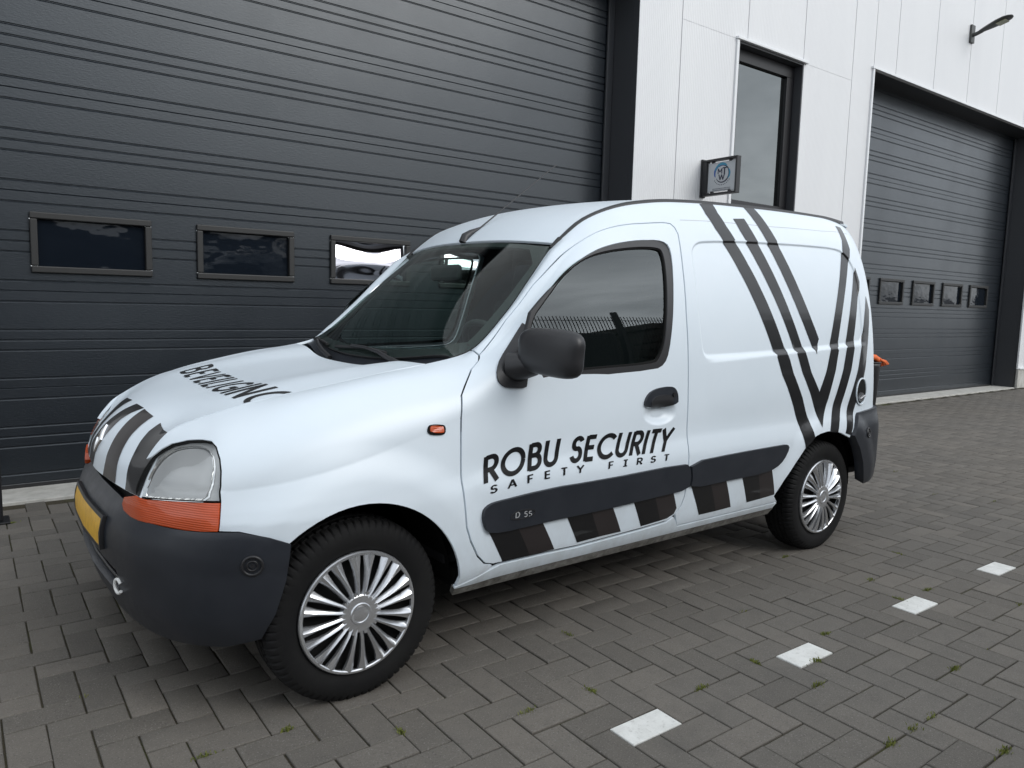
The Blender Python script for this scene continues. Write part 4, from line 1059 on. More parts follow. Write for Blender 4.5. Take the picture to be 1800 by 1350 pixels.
# ------------------------------------------------------------------ the van
van = thing('panel_van', 'white panel van with black V stripes parked on the brick paving by the garage doors', 'van')
FIELD[:] = rounded(F['field'], 1).tolist()
fx = []
for o_ in (-.010, -.006, -.002, .002, .006, .010):
    fx += resample(inset(FIELD, -o_), .012).tolist()
for k_ in range(120):
    s_ = 1.62 + k_*1.33/119
    for o_ in (-.008, -.003, .002, .007): fx.append((s_, float(np.interp(s_, LEDGE_S, LEDGE_T)) + o_))
bx = []
for rr_ in np.linspace(.1, 1.15, 9):
    n_ = max(6, int(rr_*34))
    bx += [(BOWL[0]+BOWL[2]*rr_*math.cos(2*math.pi*i/n_), BOWL[1]+BOWL[3]*rr_*math.sin(2*math.pi*i/n_)) for i in range(n_)]
def arch_pts(cx, cz, r, a0, a1, n=26):   # arc in (x,z) turned into (s,t)
    out = []
    for i in range(n+1):
        a = math.radians(a0 + (a1-a0)*i/n); out.append(xz(cx + r*math.cos(a), cz + r*math.sin(a)))
    return out
_tt = np.linspace(.25, 1.73, 600)
_ss = np.linspace(-.72, 3.0, 500); _xs = F_[0](_ss)
def xz(x, z):
    s_ = float(np.interp(x, _xs, _ss)); return (s_, float(np.interp(z, side(s_, _tt, False)[:, 2], _tt)))
DOOR = F['door'][:]
DOOR = [q for q in DOOR if not (q[0] > 1.42 and q[1] < .72)]
i_ = [i for i, q in enumerate(DOOR) if abs(q[0]-1.4844) < .001][0]
DOOR[i_+1:i_+1] = [(1.4830, .66), (1.4800, .58), (1.4760, .51), (1.4640, .445), (1.4450, .405), (1.4150, .374)]
DOOR = [(s, min(t, 1.675)) for s, t in DOOR]
E_TOP = 1.73
k0 = int(np.argmin([abs(s-.5105)+abs(t-1.6275) for s, t in DOOR]))
DOOR = DOOR[k0:] + DOOR[:k0]                       # starts at the wing/pillar joint, runs over the roof line to the sill
kb = int(np.argmin([abs(s-1.4250)+abs(t-.374) for s, t in [(a, b) for a, b in DOOR]]))
kf = int(np.argmin([abs(s-.4821)+abs(t-.3499) for s, t in DOOR]))
door_top = DOOR[:kb+1]; door_front = DOOR[kf:] + [DOOR[0]]
arcF = arch_pts(0.0, .280, .345, 8, 147)
HL = F['headlight']; HL_in = HL[:5]; HL_over = HL[4:14]
ARCH_R = [(2.1305, .3522), (2.195, .430), (2.265, .498), (2.345, .566), (2.4159, .6096), (2.47, .622), (2.532, .628), (2.60, .626), (2.6696, .6085), (2.7501, .5780)]
SILL_TOP = [(s, t) for s, t in DOOR[kb:kf+1]]
wing = [(-.72, E_TOP), (.30, E_TOP), (.512, E_TOP)] + [DOOR[0]] + list(reversed(door_front))[1:] + [(.47, .335), (.335, .300)] + arcF + \
       [(-.3034, .724), (-.3839, .7623), (-.4373, .7690)] + [(-.4227, .892), (-.4205, .9696), (-.424, 1.0778), (-.4326, 1.1737), (-.4521, 1.2847), (-.4793, 1.348), (-.5253, 1.3703), (-.5911, 1.383), (-.6474, 1.3611), (-.6761, 1.3039), (-.6986, 1.2209), (-.72, 1.20)]
flank = [(.512, E_TOP)] + [(s, E_TOP) for s in (.68, .8, .93, 1.085, 1.25, 1.36, 1.6, 2, 2.5, 2.8, 3, 3.1, 3.18, 3.26, 3.34)] + [(3.34, .62), (3.06, .640), (2.8578, .640), (2.765, .600)] + ARCH_R[::-1] + \
        [(2.165, .318), (1.44, .318)] + list(reversed(door_top))
sill = [(.335, .296), (.47, .330), (.52, .340), (.8712, .330), (1.2159, .339), (1.365, .347), (1.408, .366), (1.430, .340), (1.446, .315), (2.165, .314), (2.150, .256), (.335, .256)]
wx = []
for r_ in np.arange(.355, .525, .012):
    for a_ in np.arange(4, 176, 1.0*.45/r_*2.0): wx.append(xz(r_*math.cos(math.radians(a_)), .290 + r_*math.sin(math.radians(a_))))
wx = [q for q in wx if q[1] < 1.45]
for mir in (False, True):
    fw = panel('front_wing', wing, side, M['paint'], van, step=.0155, gap=.0030, mirror=mir)
    fl = panel('side_panel', flank, side, M['paint'], van, step=.026, gap=.0030, extra=fx, mirror=mir)
    panel('sill_flange', [(.345, .250), (2.150, .250), (2.158, .284), (.338, .284)], side, M['underseal'], van, step=.05, off=-.002, mirror=mir, thick=.02)
    panel('sill', [(s, max(t, .286)) for s, t in sill], side, M['paint'], van, step=.04, gap=.0015, mirror=mir, thick=.014)
    wo_ = rounded(F['win_outer'], 1); GLS = rounded(F['glass_g'], 2)
    whole = [wo_[i] for i in range(len(wo_))] + F['sail'][1:-1][::-1][0:0]
    sail = F['sail']
    opening = inset(wo_, 0)
    dr = panel('door', DOOR, side, M['paint'], van, holes=[wo_], step=.024, gap=.0042, extra=bx, mirror=mir)
    # window: frame seal, glass, ledge strip
    if not mir: panel('window_frame', rounded(F['win_g'], 1), gframe, M['trim'], dr, holes=[GLS], step=.03, off=-.001, thick=.02, mirror=mir)
    panel('window_seal', inset(GLS, -.003), gside, M['dark'], dr, holes=[inset(GLS, .006)], step=.03, off=-.006, thick=.01, mirror=mir)
    panel('window', inset(GLS, -.006), gside, M['glass'], dr, step=.06, off=-.012, thick=0, mirror=mir)
    if not mir: panel('mirror_base', rounded(sail, 1), side, M['trim'], dr, step=.03, off=.008, thick=.02, mirror=mir)
    hb = rounded(F['handle'], 1)
    hd = panel('handle', hb, side, M['plastic'], dr, step=.02, off=.012, thick=.034, mirror=mir)
    panel('handle_flap', rounded(F['handle_flap'], 1), side, M['trim'], dr, step=.02, off=.016, thick=.01, mirror=mir)
    lk = MB(); c_ = side(1.386, .8786); c_[1] -= .013; lk.tube([c_, c_+np.array([0, -.004, 0])], .010, 14)
    lo_ = lk.build('lock', M['blackmetal'], dr)
    if mir: lo_.scale = (1, -1, 1)
    panel('moulding', rounded(F['mould_front'], 1), side, M['plastic'], dr, step=.024, off=.014, thick=.022, mirror=mir)
    panel('moulding', rounded(F['mould_rear'], 1), side, M['plastic'], van, step=.024, off=.014, thick=.022, mirror=mir)
    panel('side_repeater', rounded(F['repeater'], 1), side, M['dark'], van, step=.02, off=.004, thick=.01, mirror=mir)
    panel('repeater_lens', inset(rounded(F['repeater'], 1), .008), side, M['orange'], van, step=.02, off=.008, thick=.006, mirror=mir)
    # headlamp
    HLo = [(max(s, -.719), t) for s, t in HL]
    hh = panel('headlight', HLo, side, M['silver'], van, step=.02, off=-.016, thick=0, mirror=mir)
    if not mir: panel('headlight_seal', inset(HLo, -.001), side, M['dark'], hh, holes=[inset(HLo, .0040)], step=.02, off=-.002, thick=.010, mirror=mir)
    LN = rounded(F['hl_lens'], 1); lc = LN.mean(0)
    def bowl_fn(s, t):
        P_ = side(s, t, False); d_ = np.clip(-polydist(np.asarray(s, float), np.asarray(t, float), LN)/.085, 0, 1)
        n_ = np.array([-.62, -.75, .22]); n_ = n_/np.linalg.norm(n_)
        lo_, hi_ = LN[:, 1].min(), LN[:, 1].max(); v_ = np.clip((np.asarray(t, float)-lo_)/(hi_-lo_), 0, 1); u_ = (np.asarray(s, float)-LN[:, 0].min())/(LN[:, 0].max()-LN[:, 0].min())
        dp = .012 + np.minimum(.056*np.sqrt(d_), .115*v_ + .004) + .007*sstep(.60, .68, u_)*sstep(.40, .5, v_)*d_
        return P_ - n_*dp[..., None]
    panel('reflector', LN, bowl_fn, M['reflector'], hh, step=.012, thick=0, mirror=mir)
    rim_ = panel('reflector_rim', inset(LN, -.006), side, M['chrome'], hh, holes=[inset(LN, .004)], step=.02, off=-.014, thick=.01, mirror=mir)
    panel('lens', inset(HLo, .006), side, M['clear'], hh, step=.03, off=-.003, thick=0, mirror=mir)
    bu = MB(); bc = bowl_fn(np.array([lc[0]+.01]), np.array([lc[1]-.02]))[0]; bu.tube([bc, bc+np.array([-.035, -.012, 0])], [.016, .012], 12)
    b_ = bu.build('bulb_shield', M['chrome'], hh)
    l0, l1 = LN.min(0), LN.max(0); gr_ = MB(); S_ = lambda a, b: bowl_fn(np.array([l0[0]+a*(l1[0]-l0[0])]), np.array([l0[1]+b*(l1[1]-l0[1])]))[0] + np.array([-.003, -.004, .001])
    gr_.tube([S_(a, .43) for a in np.linspace(.14, .90, 12)], .0016, 5); gr_.tube([S_(.64, b) for b in np.linspace(.12, .84, 10)], .0013, 5); gr_.tube([S_(.33, b) for b in np.linspace(.08, .42, 6)], .0011, 5); gr_.tube([S_(a, .66 - .5*(a-.2)**2) for a in np.linspace(.24, .64, 8)], .0011, 5)
    g_ = gr_.build('reflector_joint', M['frame'], hh)
    if mir: g_.scale = (1, -1, 1)
    if mir: b_.scale = (1, -1, 1)
    IND = [(-.7195, .9060), (-.6908, .8950), (-.5825, .8935), (-.4662, .8900), (-.4235, .8868), (-.4375, .7690), (-.5445, .7705), (-.6431, .7848), (-.7627, .7975), (-.815, .8150), (-.825, .8450), (-.800, .8830)]
    panel('indicator', IND, side, M['orange'], van, step=.03, off=.003, thick=.02, gap=.001, mirror=mir)
    # black stripes
    for k_ in ('v1', 'v2', 'v3', 'v4', 'v5'):
        q_ = [(s, min(t, 1.722)) for s, t in F[k_]]
        panel('stripe', q_, side, M['vinyl'], fl, step=.022, off=.0011, thick=0, extra=fx, mirror=mir)
    for k_ in ('k1', 'b1', 'k2', 'b2', 'k3', 'b3', 'k4', 'b4', 'k5', 'b5'):
        panel('hazard_stripe', [(s, t + (.035 if i in (0, 1) else 0)) for i, (s, t) in enumerate(F['hz_'+k_])], side, M['vinyl2'] if k_[0] == 'b' else M['vinyl'], dr if int(k_[1]) < 4 else fl, step=.04, off=.0010, thick=0, mirror=mir)
    fu = panel('fuel_filler', rounded(F['fuel'], 2), side, M['dark'], van, step=.02, off=.0022, thick=0, mirror=mir)  # flat black disc paints the shade of the open filler recess
    fc = np.array(F['fuel']).mean(0)
    fr_ = MB(); fr_.tube([side(fc[0]+.058*math.cos(a), fc[1]+.070*math.sin(a)) + np.array([0, -.003, 0]) for a in np.linspace(0, 2*math.pi, 25)[:-1]], .0045, 6, closed=True)
    r_ = fr_.build('filler_rim', M['paint'], fu)
    cp = MB(); c_ = side(fc[0]-.012, fc[1]-.028); cp.tube([c_+np.array([0, .006, 0]), c_+np.array([0, -.014, 0])], [.026, .024], 14); cp.tube([c_+np.array([-.022, -.015, -.008]), c_+np.array([.022, -.017, .008])], .005, 6)
    c2 = cp.build('filler_cap', M['steel'], fu)
    if mir: r_.scale = (1, -1, 1); c2.scale = (1, -1, 1)
    panel('roof_seam', [(1.575, 1.5395), (2.2, 1.5310), (2.7, 1.545), (3.04, 1.575), (3.04, 1.5785), (2.7, 1.5485), (2.2, 1.5345), (1.575, 1.543)], side, M['silver'], fl, step=.03, off=.0006, thick=0, mirror=mir, grid=False)
    rbp = [(2.765, .592), (2.800, .640), (2.8578, .700), (2.95, .706), (3.08, .712), (3.34, .712), (3.34, .36), (3.10, .33), (2.93, .32), (2.905, .36), (2.875, .44), (2.83, .52)]
    rb = panel('rear_bumper', rbp, side, M['plastic'], van, step=.03, off=.020, thick=.05, mirror=mir)
    panel('tail_light', [(3.215, .73), (3.33, .73), (3.33, 1.22), (3.235, 1.22)], side, M['red'], van, step=.03, off=.004, thick=.008, mirror=mir)
    # blank lamp discs on the bumper ends
    for (fn_, s_, t_, par_, of_) in ((side, 2.965, .600, rb, .020),):
        pass
    # cabin lining behind the flank, open at the windows
    lin = [(.52, E_TOP-.03), (1.0, E_TOP-.03), (2, E_TOP-.03), (3.0, E_TOP-.03), (3.25, 1.60), (3.25, .45), (2.93, .62)] + [(s, t+.03) for s, t in ARCH_R[::-1]] + [(2.1, .30), (.36, .30)] + arch_pts(0, .28, .36, 5, 140) + [(-.30, .80), (-.36, .93), (-.15, 1.2), (.3, 1.4)]
    panel('side_lining', lin, side, M['inner'], van, holes=[inset(F['win_outer'], -.012)], step=.07, off=-.030, thick=0, mirror=mir)
    # roof gutter strip
    gv, gf = [], []
    xs_ = list(np.linspace(.945, 3.03, 60))
    for x_ in xs_:
        P0 = np.array([x_, -float(EY(min(x_, 3.0))), float(EX(min(x_, 2.8))) if x_ < 2.8 else float(RE(x_))])
        for dy_, dz_ in ((-.013, -.012), (-.010, .003), (0, .005), (.010, .003), (.013, -.006)):
            gv.append((P0[0], P0[1]+dy_, P0[2]+dz_))
    for i in range(len(xs_)-1):
        for j in range(4): gf.append((i*5+j, i*5+j+1, i*5+j+6, i*5+j+5))
    gs = pydata('roof_strip', gv, gf, M['trim'], van, smooth=True)
    en = MB(); x0_ = .945; p_ = Vector((x0_, -float(EY(x0_)), float(EX(x0_))))
    en.tube([p_ + Vector((-.022, 0, -.026)), p_ + Vector((.020, 0, .016))], [.013, .012], 8)
    ec = en.build('strip_end_cap', M['rubber'], gs)
    if mir: gs.scale = (1, -1, 1)
# ---- tow: discs with rings
def disc_on(fn, u, v, r, parent, mirror=False, name='sensor_blank', off=.0):
    P_ = fn(np.array([u]), np.array([v]))[0]; n_ = normals_of(fn, np.array([u]), np.array([v]))[0]
    if n_ @ (P_-VC) < 0: n_ = -n_
    n_ = Vector(n_); P_ = Vector(P_) + n_*off
    a = n_.orthogonal().normalized(); b = n_.cross(a); m_ = MB()
    for R_, rr_ in ((r, .0045), (r*.52, .003)):
        m_.tube([P_ + (a*math.cos(t)+b*math.sin(t))*R_ + n_*.001 for t in np.linspace(0, 2*math.pi, 27)[:-1]], rr_, 6, closed=True)
    m_.tube([P_ - n_*.002, P_ + n_*.004], r*.22, 12)
    o = m_.build(name, M['trim'], parent)
    if mirror: o.scale = (1, -1, 1)
    return o
# ---- bonnet
HS = (.55, .14)
hpoly = [(-1, 0.02), (-.7, 0), (-.35, 0), (0, 0), (.35, 0), (.7, 0), (1, .02)] + [(1, k) for k in range(1, 8)] + [(1, 8), (.75, 8), (.4, 8), (0, 8), (-.4, 8), (-.75, 8), (-1, 8)] + [(-1, k) for k in range(7, 0, -1)]
bonnet = panel('bonnet', hpoly, hood, M['paint'], van, step=.022, gap=.0022, scale=HS, thick=.015)
hs2 = [(-.6623, 3.664), (-.985, 2.80), (-.985, 2.2), (-.985, 1.6), (-.985, 1.0), (-.985, .3), (-.985, .05), (-.728, .03), (-.6923, .879), (-.6654, 1.647), (-.643, 2.4945), (-.640, 3.134)]
hs1 = [(-.300, 3.90), (-.516, 3.80), (-.4986, 3.26), (-.487, 2.66), (-.491, 1.933), (-.509, 1.086), (-.525, .04), (-.2465, .03), (-.2785, .83), (-.2858, 1.61), (-.2853, 2.42), (-.2836, 3.12)]
hs0 = [(-.074, 3.90), (-.274, 3.92), (-.197, 3.52), (-.143, 3.1), (-.115, 2.4), (-.065, 1.7), (.005, 1.0), (.09, .05), (.36, .05), (.27, 1.2), (.17, 2.0), (.085, 2.9), (-.004, 3.53)]
hsm = [(.407, 3.92), (.135, 3.94), (.181, 3.6), (.216, 3.1), (.26, 2.3), (.33, 1.2), (.43, .05), (.71, .05), (.64, 1.2), (.58, 2.3), (.5, 3.2)]
for q_ in (hs2, hs1, hs0, hsm):
    panel('stripe', q_, hood, M['vinyl2'] if q_ is hs1 else M['vinyl'], bonnet, step=.02, off=.0011, thick=0, scale=HS)
# lozenge emblem
def loz(k, off):
    cx_, cy_ = .0, 1.75
    return [(cx_-.075*k, cy_), (cx_, cy_-.80*k), (cx_+.075*k, cy_), (cx_, cy_+.80*k)]
em = panel('emblem', loz(1, 0), hood, M['chrome'], bonnet, holes=[loz(.52, 0)], step=.02, off=.008, thick=.01, scale=HS)
panel('emblem_centre', loz(.50, 0), hood, M['trim'], em, step=.02, off=.003, thick=0, scale=HS)
# ---- windscreen, cowl, roof, tail
WS = (.6, .62)
frame = lambda u0, u1, v: [(-v, u0), (-v*.5, u0), (0, u0), (v*.5, u0), (v, u0), (v, (u0+u1)/2), (v, u1), (v*.5, u1), (0, u1), (-v*.5, u1), (-v, u1), (-v, (u0+u1)/2)]
cowl = panel('scuttle', [(-.99, -.02), (-.5, -.02), (0, -.02), (.5, -.02), (.99, -.02), (.99, .075), (.5, .075), (0, .075), (-.5, .075), (-.99, .075)], wind, M['plastic'], van, step=.03, off=-.012, thick=.02, scale=WS)
scr = panel('windscreen', frame(.06, .992, .995), wind, M['screen'], van, step=.04, off=.002, thick=0, scale=WS)
panel('screen_border', frame(.055, .994, .998), wind, M['rubber'], scr, holes=[rounded(frame(.115, .955, .945), 1)], step=.03, off=.0012, thick=.012, scale=WS)
rx_ = [WT(abs(v)) + .012 for v in np.linspace(-1, 1, 17)]
rpoly = [(x_, v_) for x_, v_ in zip(rx_, np.linspace(-1, 1, 17))] + [(x_, 1) for x_ in np.linspace(1.0, 3.10, 30)] + [(3.16, .9), (3.17, .5), (3.17, 0), (3.17, -.5), (3.16, -.9)] + [(x_, -1) for x_ in np.linspace(3.10, 1.0, 30)]
roof_o = panel('roof', rpoly, roof, M['paint'], van, step=.035, scale=(1, .56), gap=.001)
panel('headlining', [(.96, -.93), (.93, 0), (.96, .93), (3.0, .93), (3.0, -.93)], roof, M['inner'], van, step=.1, off=-.035, thick=0, scale=(1, .56))
def tail(y, z):
    y = np.asarray(y, float); z = np.asarray(z, float)
    x_ = 3.205 - .085*np.clip((z-.93)/.78, 0, 1)**1.3 - .02*(np.abs(y)/.65)**2
    return np.stack([x_, y, z], -1)
for sg_ in (-1, 1):
    q_ = [(sg_*.003, .62), (sg_*.64, .62), (sg_*.64, 1.2), (sg_*.60, 1.5), (sg_*.50, 1.68), (sg_*.003, 1.74)]
    panel('rear_door', q_, tail, M['paint'], van, holes=[[(sg_*.09, 1.02), (sg_*.54, 1.02), (sg_*.50, 1.48), (sg_*.09, 1.52)]], step=.08, gap=.002)
    panel('rear_window', [(sg_*.085, 1.015), (sg_*.545, 1.015), (sg_*.505, 1.485), (sg_*.085, 1.525)], tail, M['glass'], van, step=.1, off=-.006, thick=0)
panel('rear_bumper_centre', [(-.66, .34), (.66, .34), (.66, .64), (-.66, .64)], tail, M['plastic'], van, step=.1, off=.03, thick=.05)
# aerial
ar = MB(); b0 = Vector((.905, 0, 1.512)); tip = Vector((1.412, .0, 1.897)); dr_ = (tip-b0).normalized()
ar.tube([b0 + Vector((-.022, 0, -.020)), b0 + Vector((-.010, 0, .008)), b0 + Vector((.018, 0, .026)), b0 + dr_*.085], [.020, .019, .014, .005], 12)
ar.tube([b0 + dr_*.045, b0 + dr_*.30, tip], [.0036, .0032, .0026], 6)
ar.build('aerial', M['trim'], van)
# ---- front bumper
zt = [(-1.0, .543), (-.9347, .5685), (-.8556, .586), (-.796, .586), (-.69, .583), (-.547, .578), (-.42, .575), (-.34, .578), (-.295, .586), (-.262, .601), (-.20, .604), (0, .605)]
top_ = zt + [(-s, z) for s, z in zt[:-1]][::-1]
bot_ = [(.985, .44), (.955, .34), (.915, .262), (.80, .240), (.56, .232), (.3, .236), (0, .238), (-.3, .236), (-.56, .232), (-.80, .240), (-.915, .262), (-.955, .34), (-.985, .44)]
BS = (.85, 1)
vent = [(-.30, .330), (0, .322), (.30, .330), (.33, .375), (.30, .405), (0, .412), (-.30, .405), (-.33, .375)]
fb = panel('front_bumper', top_ + bot_, bump_s, M['plastic'], van, holes=[vent], step=.022, scale=BS, thick=.03)
panel('intake_grille', inset(vent, -.01), bump_s, M['dark'], fb, step=.05, off=-.035, thick=0, scale=BS)
gl = MB()
for z_ in (.352, .380):
    gl.tube([tuple(bump_s(np.array([s_]), np.array([z_]))[0] + np.array([.022, 0, 0])) for s_ in np.linspace(-.31, .31, 15)], .007, 6)
gl.build('grille_bar', M['trim'], fb)
pl = [(-.21, .445), (.21, .445), (.21, .535), (-.21, .535)]
npl = panel('number_plate', pl, bump_s, M['yellow'], fb, step=.05, off=.012, thick=.012, scale=BS)
panel('plate_border', inset(pl, -.006), bump_s, M['blackmetal'], npl, holes=[inset(pl, .005)], step=.05, off=.0135, thick=.014, scale=BS)
tw = MB(); tc_ = Vector(bump_s(np.array([-.318]), np.array([.352]))[0]) + Vector((-.004, -.004, 0))
tw.tube([tc_ + Vector((.010*math.cos(a)*.5, -.021*math.cos(a), .021*math.sin(a))) for a in np.linspace(.6, 5.7, 20)], .0055, 8)
tw.build('towing_eye', M['white_plastic'], fb)
disc_on(bump_s, -.893, .492, .027, fb); disc_on(bump_s, .893, .492, .027, fb)
for o_ in [o for o in van.children if o.name.startswith('rear_bumper') and 'centre' not in o.name]:
    mi_ = o_.data.vertices[0].co.y > 0
    disc_on(side, 2.925, .590, .024, o_, mirror=mi_, off=.020)
# ---- door mirrors
for mir in (False,):
    dpar = [o for o in van.children if o.name.split('.')[0] == 'door'][1 if mir else 0]
    bm = bmesh.new(); bmesh.ops.create_uvsphere(bm, u_segments=36, v_segments=24, radius=1)
    for v in bm.verts:
        x, y, z = v.co; f_ = lambda a, e_: math.copysign(abs(a)**e_, a)
        L_ = (abs(x)**2.4 + abs(y)**4.2 + abs(z)**3.6)**(1/3.2)
        v.co = Vector((x, y, z))/max(L_, 1e-6)
        q = v.co
        q.x = q.x*(.052 if q.x < 0 else .030)
        k = 1 - .10*max(0, q.y)      # slightly lower towards the door
        q.z = q.z*.080*k + .010*(-q.y)*0
        q.y = q.y*.128
    me = bpy.data.meshes.new('mirror_housing'); bm.to_mesh(me); bm.free()
    me.polygons.foreach_set('use_smooth', [True]*len(me.polygons))
    mh = link_mesh('mirror_housing', me, M['trim'], dpar); mh.location = (.628, -.928, 1.073); mh.rotation_euler = (math.radians(3), 0, math.radians(12))
    arm = MB(); arm.tube([(.575, -.77, 1.012), (.596, -.80, 1.016), (.618, -.84, 1.028), (.632, -.88, 1.045)], [.052, .050, .044, .036], 14)
    am = arm.build('mirror_arm', M['trim'], dpar)
    mg = MB(); mg.box((.650, -1.02, 1.012), (.656, -.84, 1.136)); mgl = mg.build('mirror_glass', M['chrome'], dpar)
    if mir:
        for q in (am, mgl): q.scale = (1, -1, 1)
        mh.location = (.632, .925, 1.052); mh.rotation_euler = (math.radians(-3), 0, math.radians(-12))
# ---- wipers
def on_screen(v, u, o): 
    P_ = wind(np.array([v]), np.array([u]))[0]; n_ = normals_of(wind, np.array([v]), np.array([u]))[0]
    n_ = n_ if n_ @ (P_-VC) > 0 else -n_
    return Vector(P_ + n_*o)
for nm, arm_, bl_ in (('a', [(.30, .00), (.45, .017), (.60, .035), (.70, .05)], [(.50, .070), (.66, .066), (.80, .055)]), ('b', [(-.637, .0), (-.517, .025), (-.346, .068), (-.15, .092), (.05, .095)], [(-.40, .075), (-.1, .100), (.32, .075)])):
    w_ = MB(); w_.tube([on_screen(a, b, .026 if i else .01) for i, (a, b) in enumerate(arm_)], [.011, .010, .008, .006] + [.005]*(len(arm_)-4), 8)
    wp = w_.build('wiper', M['trim'], van)
    b_ = MB(); 
    pts_ = [on_screen(a, b, .014) for a, b in bl_]
    b_.tube(pts_, .007, 6); b_.build('wiper_blade', M['rubber'], wp)
# ---- wheels
def lathe(prof, seg, ang=None):
    V, Fc = [], []
    for i in range(seg):
        a = 2*math.pi*i/seg
        for (r, y) in (prof if ang is None else ang(i, prof)):
            V.append((r*math.cos(a), y, r*math.sin(a)))
    n = len(prof)
    for i in range(seg):
        j = (i+1) % seg
        for k in range(n-1): Fc.append((i*n+k, j*n+k, j*n+k+1, i*n+k+1))
    return V, Fc
TP = [(.187, -.060), (.196, -.074), (.212, -.0815), (.238, -.0840), (.258, -.0815), (.270, -.0755), (.279, -.0680), (.2835, -.060), (.2855, -.047), (.2860, -.041), (.2790, -.040), (.2790, -.035), (.2870, -.034), (.2875, -.016), (.2800, -.015), (.2800, -.009), (.2880, -.008), (.2880, .008)]
TP = TP + [(r, -y) for r, y in TP[::-1][1:]]
def tread(i, prof):
    out = []
    for r, y in prof:
        if abs(y) > .041 and r > .262 and i % 5 == 0: out.append((r-.0065, y))
        elif .0145 < abs(y) < .036 and r > .283 and i % 5 == 2: out.append((r-.006, y))
        else: out.append((r, y))
    return out
def hubcap_mesh():
    m_ = MB()
    V, Fc = lathe([(.186, .012), (.1925, .004), (.1925, -.004), (.1895, -.008), (.183, -.009), (.180, -.006), (.180, .004)], 96); m_.add(V, Fc, True)
    V, Fc = lathe([(.056, -.014), (.060, -.012), (.062, .006)], 48); m_.add(V, Fc, True)
    V, Fc = lathe([(0.0001, -.0165), (.022, -.0165), (.0255, -.0150), (.027, -.0175), (.032, -.0185), (.035, -.0150), (.040, -.0145), (.056, -.0140)], 48); m_.add(V, Fc, True)
    n = 20
    for k in range(n):
        a = 2*math.pi*(k+.5*(0))/n
        pair = (k % 2)*2-1
        # centre line leans towards its partner at the rim
        st = [(.050, 0, .0095, -.0125), (.075, .0, .0085, -.0168), (.110, .0012*pair, .0105, -.0168), (.140, .0024*pair, .0140, -.0150), (.160, .0032*pair, .0190, -.0125), (.1825, .0036*pair, .0255, -.0085)]
        V = []
        for r, t, wd, y in st:
            for dx_, dy_ in ((-1, .013), (-.92, .0035), (-.40, .0015), (.0, -.0022), (.55, .0025), (1, .013)):
                tt = t + wd*.5*dx_*1.55
                V.append((r*math.cos(a) - tt*math.sin(a), y + dy_, r*math.sin(a) + tt*math.cos(a)))
        Fc = []
        for i in range(len(st)-1):
            for j in range(5): Fc.append((i*6+j, i*6+j+1, i*6+j+7, i*6+j+6))
        m_.add(V, Fc)
    for k in range(10):
        a = 2*math.pi*(k+.25)/10
        V = [((r)*math.cos(a+da), y, r*math.sin(a+da)) for r, y in ((.056, -.013), (.068, -.0145)) for da in (-.05, .05)]
        m_.add(V + [(x, y+.01, z) for x, y, z in V], [(0, 1, 3, 2), (0, 2, 6, 4), (1, 5, 7, 3), (2, 3, 7, 6)])
    return m_
tyV, tyF = lathe(TP, 350, tread)
hm = hubcap_mesh()
def flat_fix(o):   # the tyre is pressed flat where it stands
    for v in o.data.vertices:
        if v.co.z < -.2774: v.co.z = -.2774
rnd = [.21, 1.1, 2.3, .4]
tread_mesh = None
for i, (x_, sg_) in enumerate(((0, -1), (2.6, -1), (0, 1), (2.6, 1))):
    wh = bpy.data.objects.new('wheel', None); COL.objects.link(wh); wh.parent = van; wh.empty_display_size = .1
    wh.location = (x_, sg_*.716, .2776); wh.rotation_euler = (0, 0, 0 if sg_ < 0 else math.pi)
    if tread_mesh is None:
        ty = pydata('tyre', tyV, tyF, M['tyre'], wh, smooth=True); flat_fix(ty); ty.data.set_sharp_from_angle(angle=math.radians(32)); tread_mesh = ty.data
    else:
        ty = link_mesh('tyre', tread_mesh, M['tyre'], wh)
    if i == 0:
        hc = hm.build('hubcap', M['alloy'], wh); hc.data.set_sharp_from_angle(angle=math.radians(35)); hub_me = hc.data
    else: hc = link_mesh('hubcap', hub_me, M['alloy'], wh)
    hc.location = (0, -.078, 0); hc.rotation_euler = (0, rnd[i], 0)
    V, Fc = lathe([(.0001, -.052), (.150, -.052), (.186, -.058), (.187, .05), (.0001, .05)], 48)
    pydata('steel_rim', V, Fc, M['dark'], wh, smooth=False)
# ---- wheel housings and underside
for sg_ in (-1, 1):
    for x_ in (0, 2.6):
        V, Fc = [], []
        ar_ = [math.radians(a) for a in range(0, 181, 6)]
        for a in ar_:
            for y_ in (.50, .745): V.append((x_+.362*math.cos(a), sg_*y_, .285+.362*math.sin(a)))
        for k in range(len(ar_)-1): Fc.append((2*k, 2*k+1, 2*k+3, 2*k+2))
        n0 = len(V); V.append((x_, sg_*.50, .285))
        for k in range(len(ar_)-1): Fc.append((2*k, 2*k+2, n0))
        pydata('wheel_housing', V, Fc, M['dark'], van)
ub = MB(); ub.box((-.52, -.50, .25), (3.12, .50, .33)); ub.box((.37, -.76, .262), (2.20, .76, .33)); ub.box((-.50, -.50, .30), (.34, .50, .62)); ub.box((2.96, -.70, .33), (3.16, .70, .60)); ub.box((-.540, -.40, .30), (-.40, .40, .645))  # last box is an added black filler darkening the gap above the bumper
ub.build('underbody', M['dark'], van)
eb = MB(); eb.tube([(1.5, .30, .235), (2.6, .32, .235), (3.15, .35, .245)], .028, 10); eb.build('exhaust_pipe', M['steel'], van)
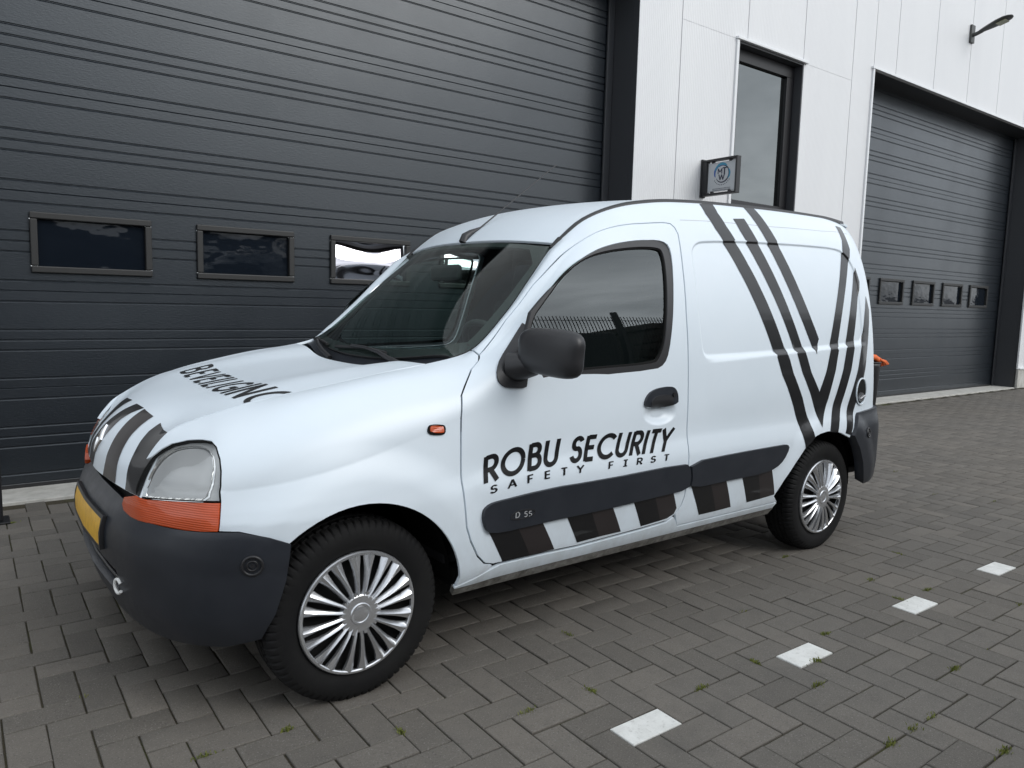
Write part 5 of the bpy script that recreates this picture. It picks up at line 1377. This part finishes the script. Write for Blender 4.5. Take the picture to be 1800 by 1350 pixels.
# ---- cabin
ds = MB(); ds.box((.42, -.70, .62), (.66, .70, .955), .03); ds.box((.30, -.66, .60), (.50, .66, .965), .02); ds.box((.56, -.60, .93), (.72, -.18, 1.01), .03); ds.build('dashboard', M['inner'], van)
sw = MB(); c_ = Vector((.82, -.37, 1.00)); ax_ = Vector((.82, 0, .57)).normalized(); a_ = ax_.cross(Vector((0, 1, 0))).normalized(); b_ = Vector((0, 1, 0))
sw.tube([c_ + (a_*math.cos(t)+b_*math.sin(t))*.185 for t in np.linspace(0, 2*math.pi, 33)[:-1]], .014, 8, closed=True)
sw.tube([c_ - b_*.18, c_ + b_*.18], .016, 8); sw.tube([c_, c_ - ax_*.2], [.05, .03], 10); sw.tube([c_, c_ - a_*.18], .016, 8)
sw.build('steering_wheel', M['rubber'], van)
for y_ in (-.37, .37):
    st_ = MB(); st_.box((.95, y_-.23, .52), (1.42, y_+.23, .70), .05)
    rot = Matrix.Translation((1.40, y_, .66)) @ Matrix.Rotation(math.radians(14), 4, 'Y')
    st_.box((-.07, -.22, 0), (.07, .22, .60), .05, rot); st_.box((-.05, -.13, .63), (.05, .13, .83), .045, rot); st_.tube([rot @ Vector((0, -.06, .58)), rot @ Vector((0, -.06, .66))], .008, 6); st_.tube([rot @ Vector((0, .06, .58)), rot @ Vector((0, .06, .66))], .008, 6)
    st_.build('seat', M['seat'], van)
bh = MB(); bh.box((1.62, -.69, .33), (1.65, .69, 1.30)); bh.box((1.621, -.60, 1.301), (1.649, .60, 1.56)); bh.build('bulkhead', M['inner'], van)
fl_ = MB(); fl_.box((.35, -.72, .34), (3.1, .72, .37)); fl_.build('cabin_floor', M['inner'], van)
im = MB(); pm = on_screen(-.02, .80, -.055); im.box(pm + Vector((-.012, -.115, -.035)), pm + Vector((.016, .115, .035)), .014); im.tube([on_screen(-.02, .86, -.004), pm], .008, 8); im.build('interior_mirror', M['inner'], van)
def letter(name, word, quad, fn, m, parent, wt=.13, space=.16, mono=None, off=.0012, clip=None, mirror=False, sep=None):
    st, W_ = strokes(word, wt, space, mono); q = np.array(quad, float)   # BL, TL, TR, BR
    V, Fc = [], []
    for k, (A_, B_) in enumerate(st):
        n0 = len(V)
        for a, b in zip(A_, B_):
            for p_ in (a, b):
                u_, v_ = p_[0]/W_, p_[1]
                uv = q[0]*(1-u_)*(1-v_) + q[1]*(1-u_)*v_ + q[2]*u_*v_ + q[3]*u_*(1-v_)
                if clip is not None: uv = np.array([max(uv[0], clip), uv[1]])
                P_ = fn(uv[0:1], uv[1:2])[0]; n_ = normals_of(fn, uv[0:1], uv[1:2])[0]
                n_ = n_ if n_ @ (P_-VC) > 0 else -n_
                V.append(P_ + n_*(off + .00012*(k % 7)))
        for i in range(len(A_)-1):
            f = (n0+2*i, n0+2*i+1, n0+2*i+3, n0+2*i+2); Fc.append(f)
    return pydata(name, V, Fc, m, parent)
NEAR_DOOR = [o for o in van.children if o.name.split('.')[0] == 'door'][0]
letter('lettering', 'ROBU SECURITY', F['t_robu'], side, M['vinyl'], NEAR_DOOR, wt=.185, space=.13)
letter('lettering', 'SAFETY FiRST', F['t_safe'], side, M['vinyl'], NEAR_DOOR, wt=.17, mono=1.45)
hq = F['t_hood']; letter('lettering', 'BEVEILIGING', [(.655, 5.33), (.655, 5.93), (-1.10, 5.72), (-1.10, 5.09)], hood, M['vinyl'], bonnet, wt=.155, space=.17, clip=-.985)
ml = [o for o in NEAR_DOOR.children if o.name.split('.')[0] == 'moulding'][0]
ov = rounded(F['d55_oval'], 2); ring_panel('badge', ov, inset(ov, .0035), side, M['trim'], ml, step=.02, off=.0165, thick=.004)
letter('badge_lettering', 'D 55', F['t_d55'], side, M['silver'], ml, wt=.16, off=.0158)
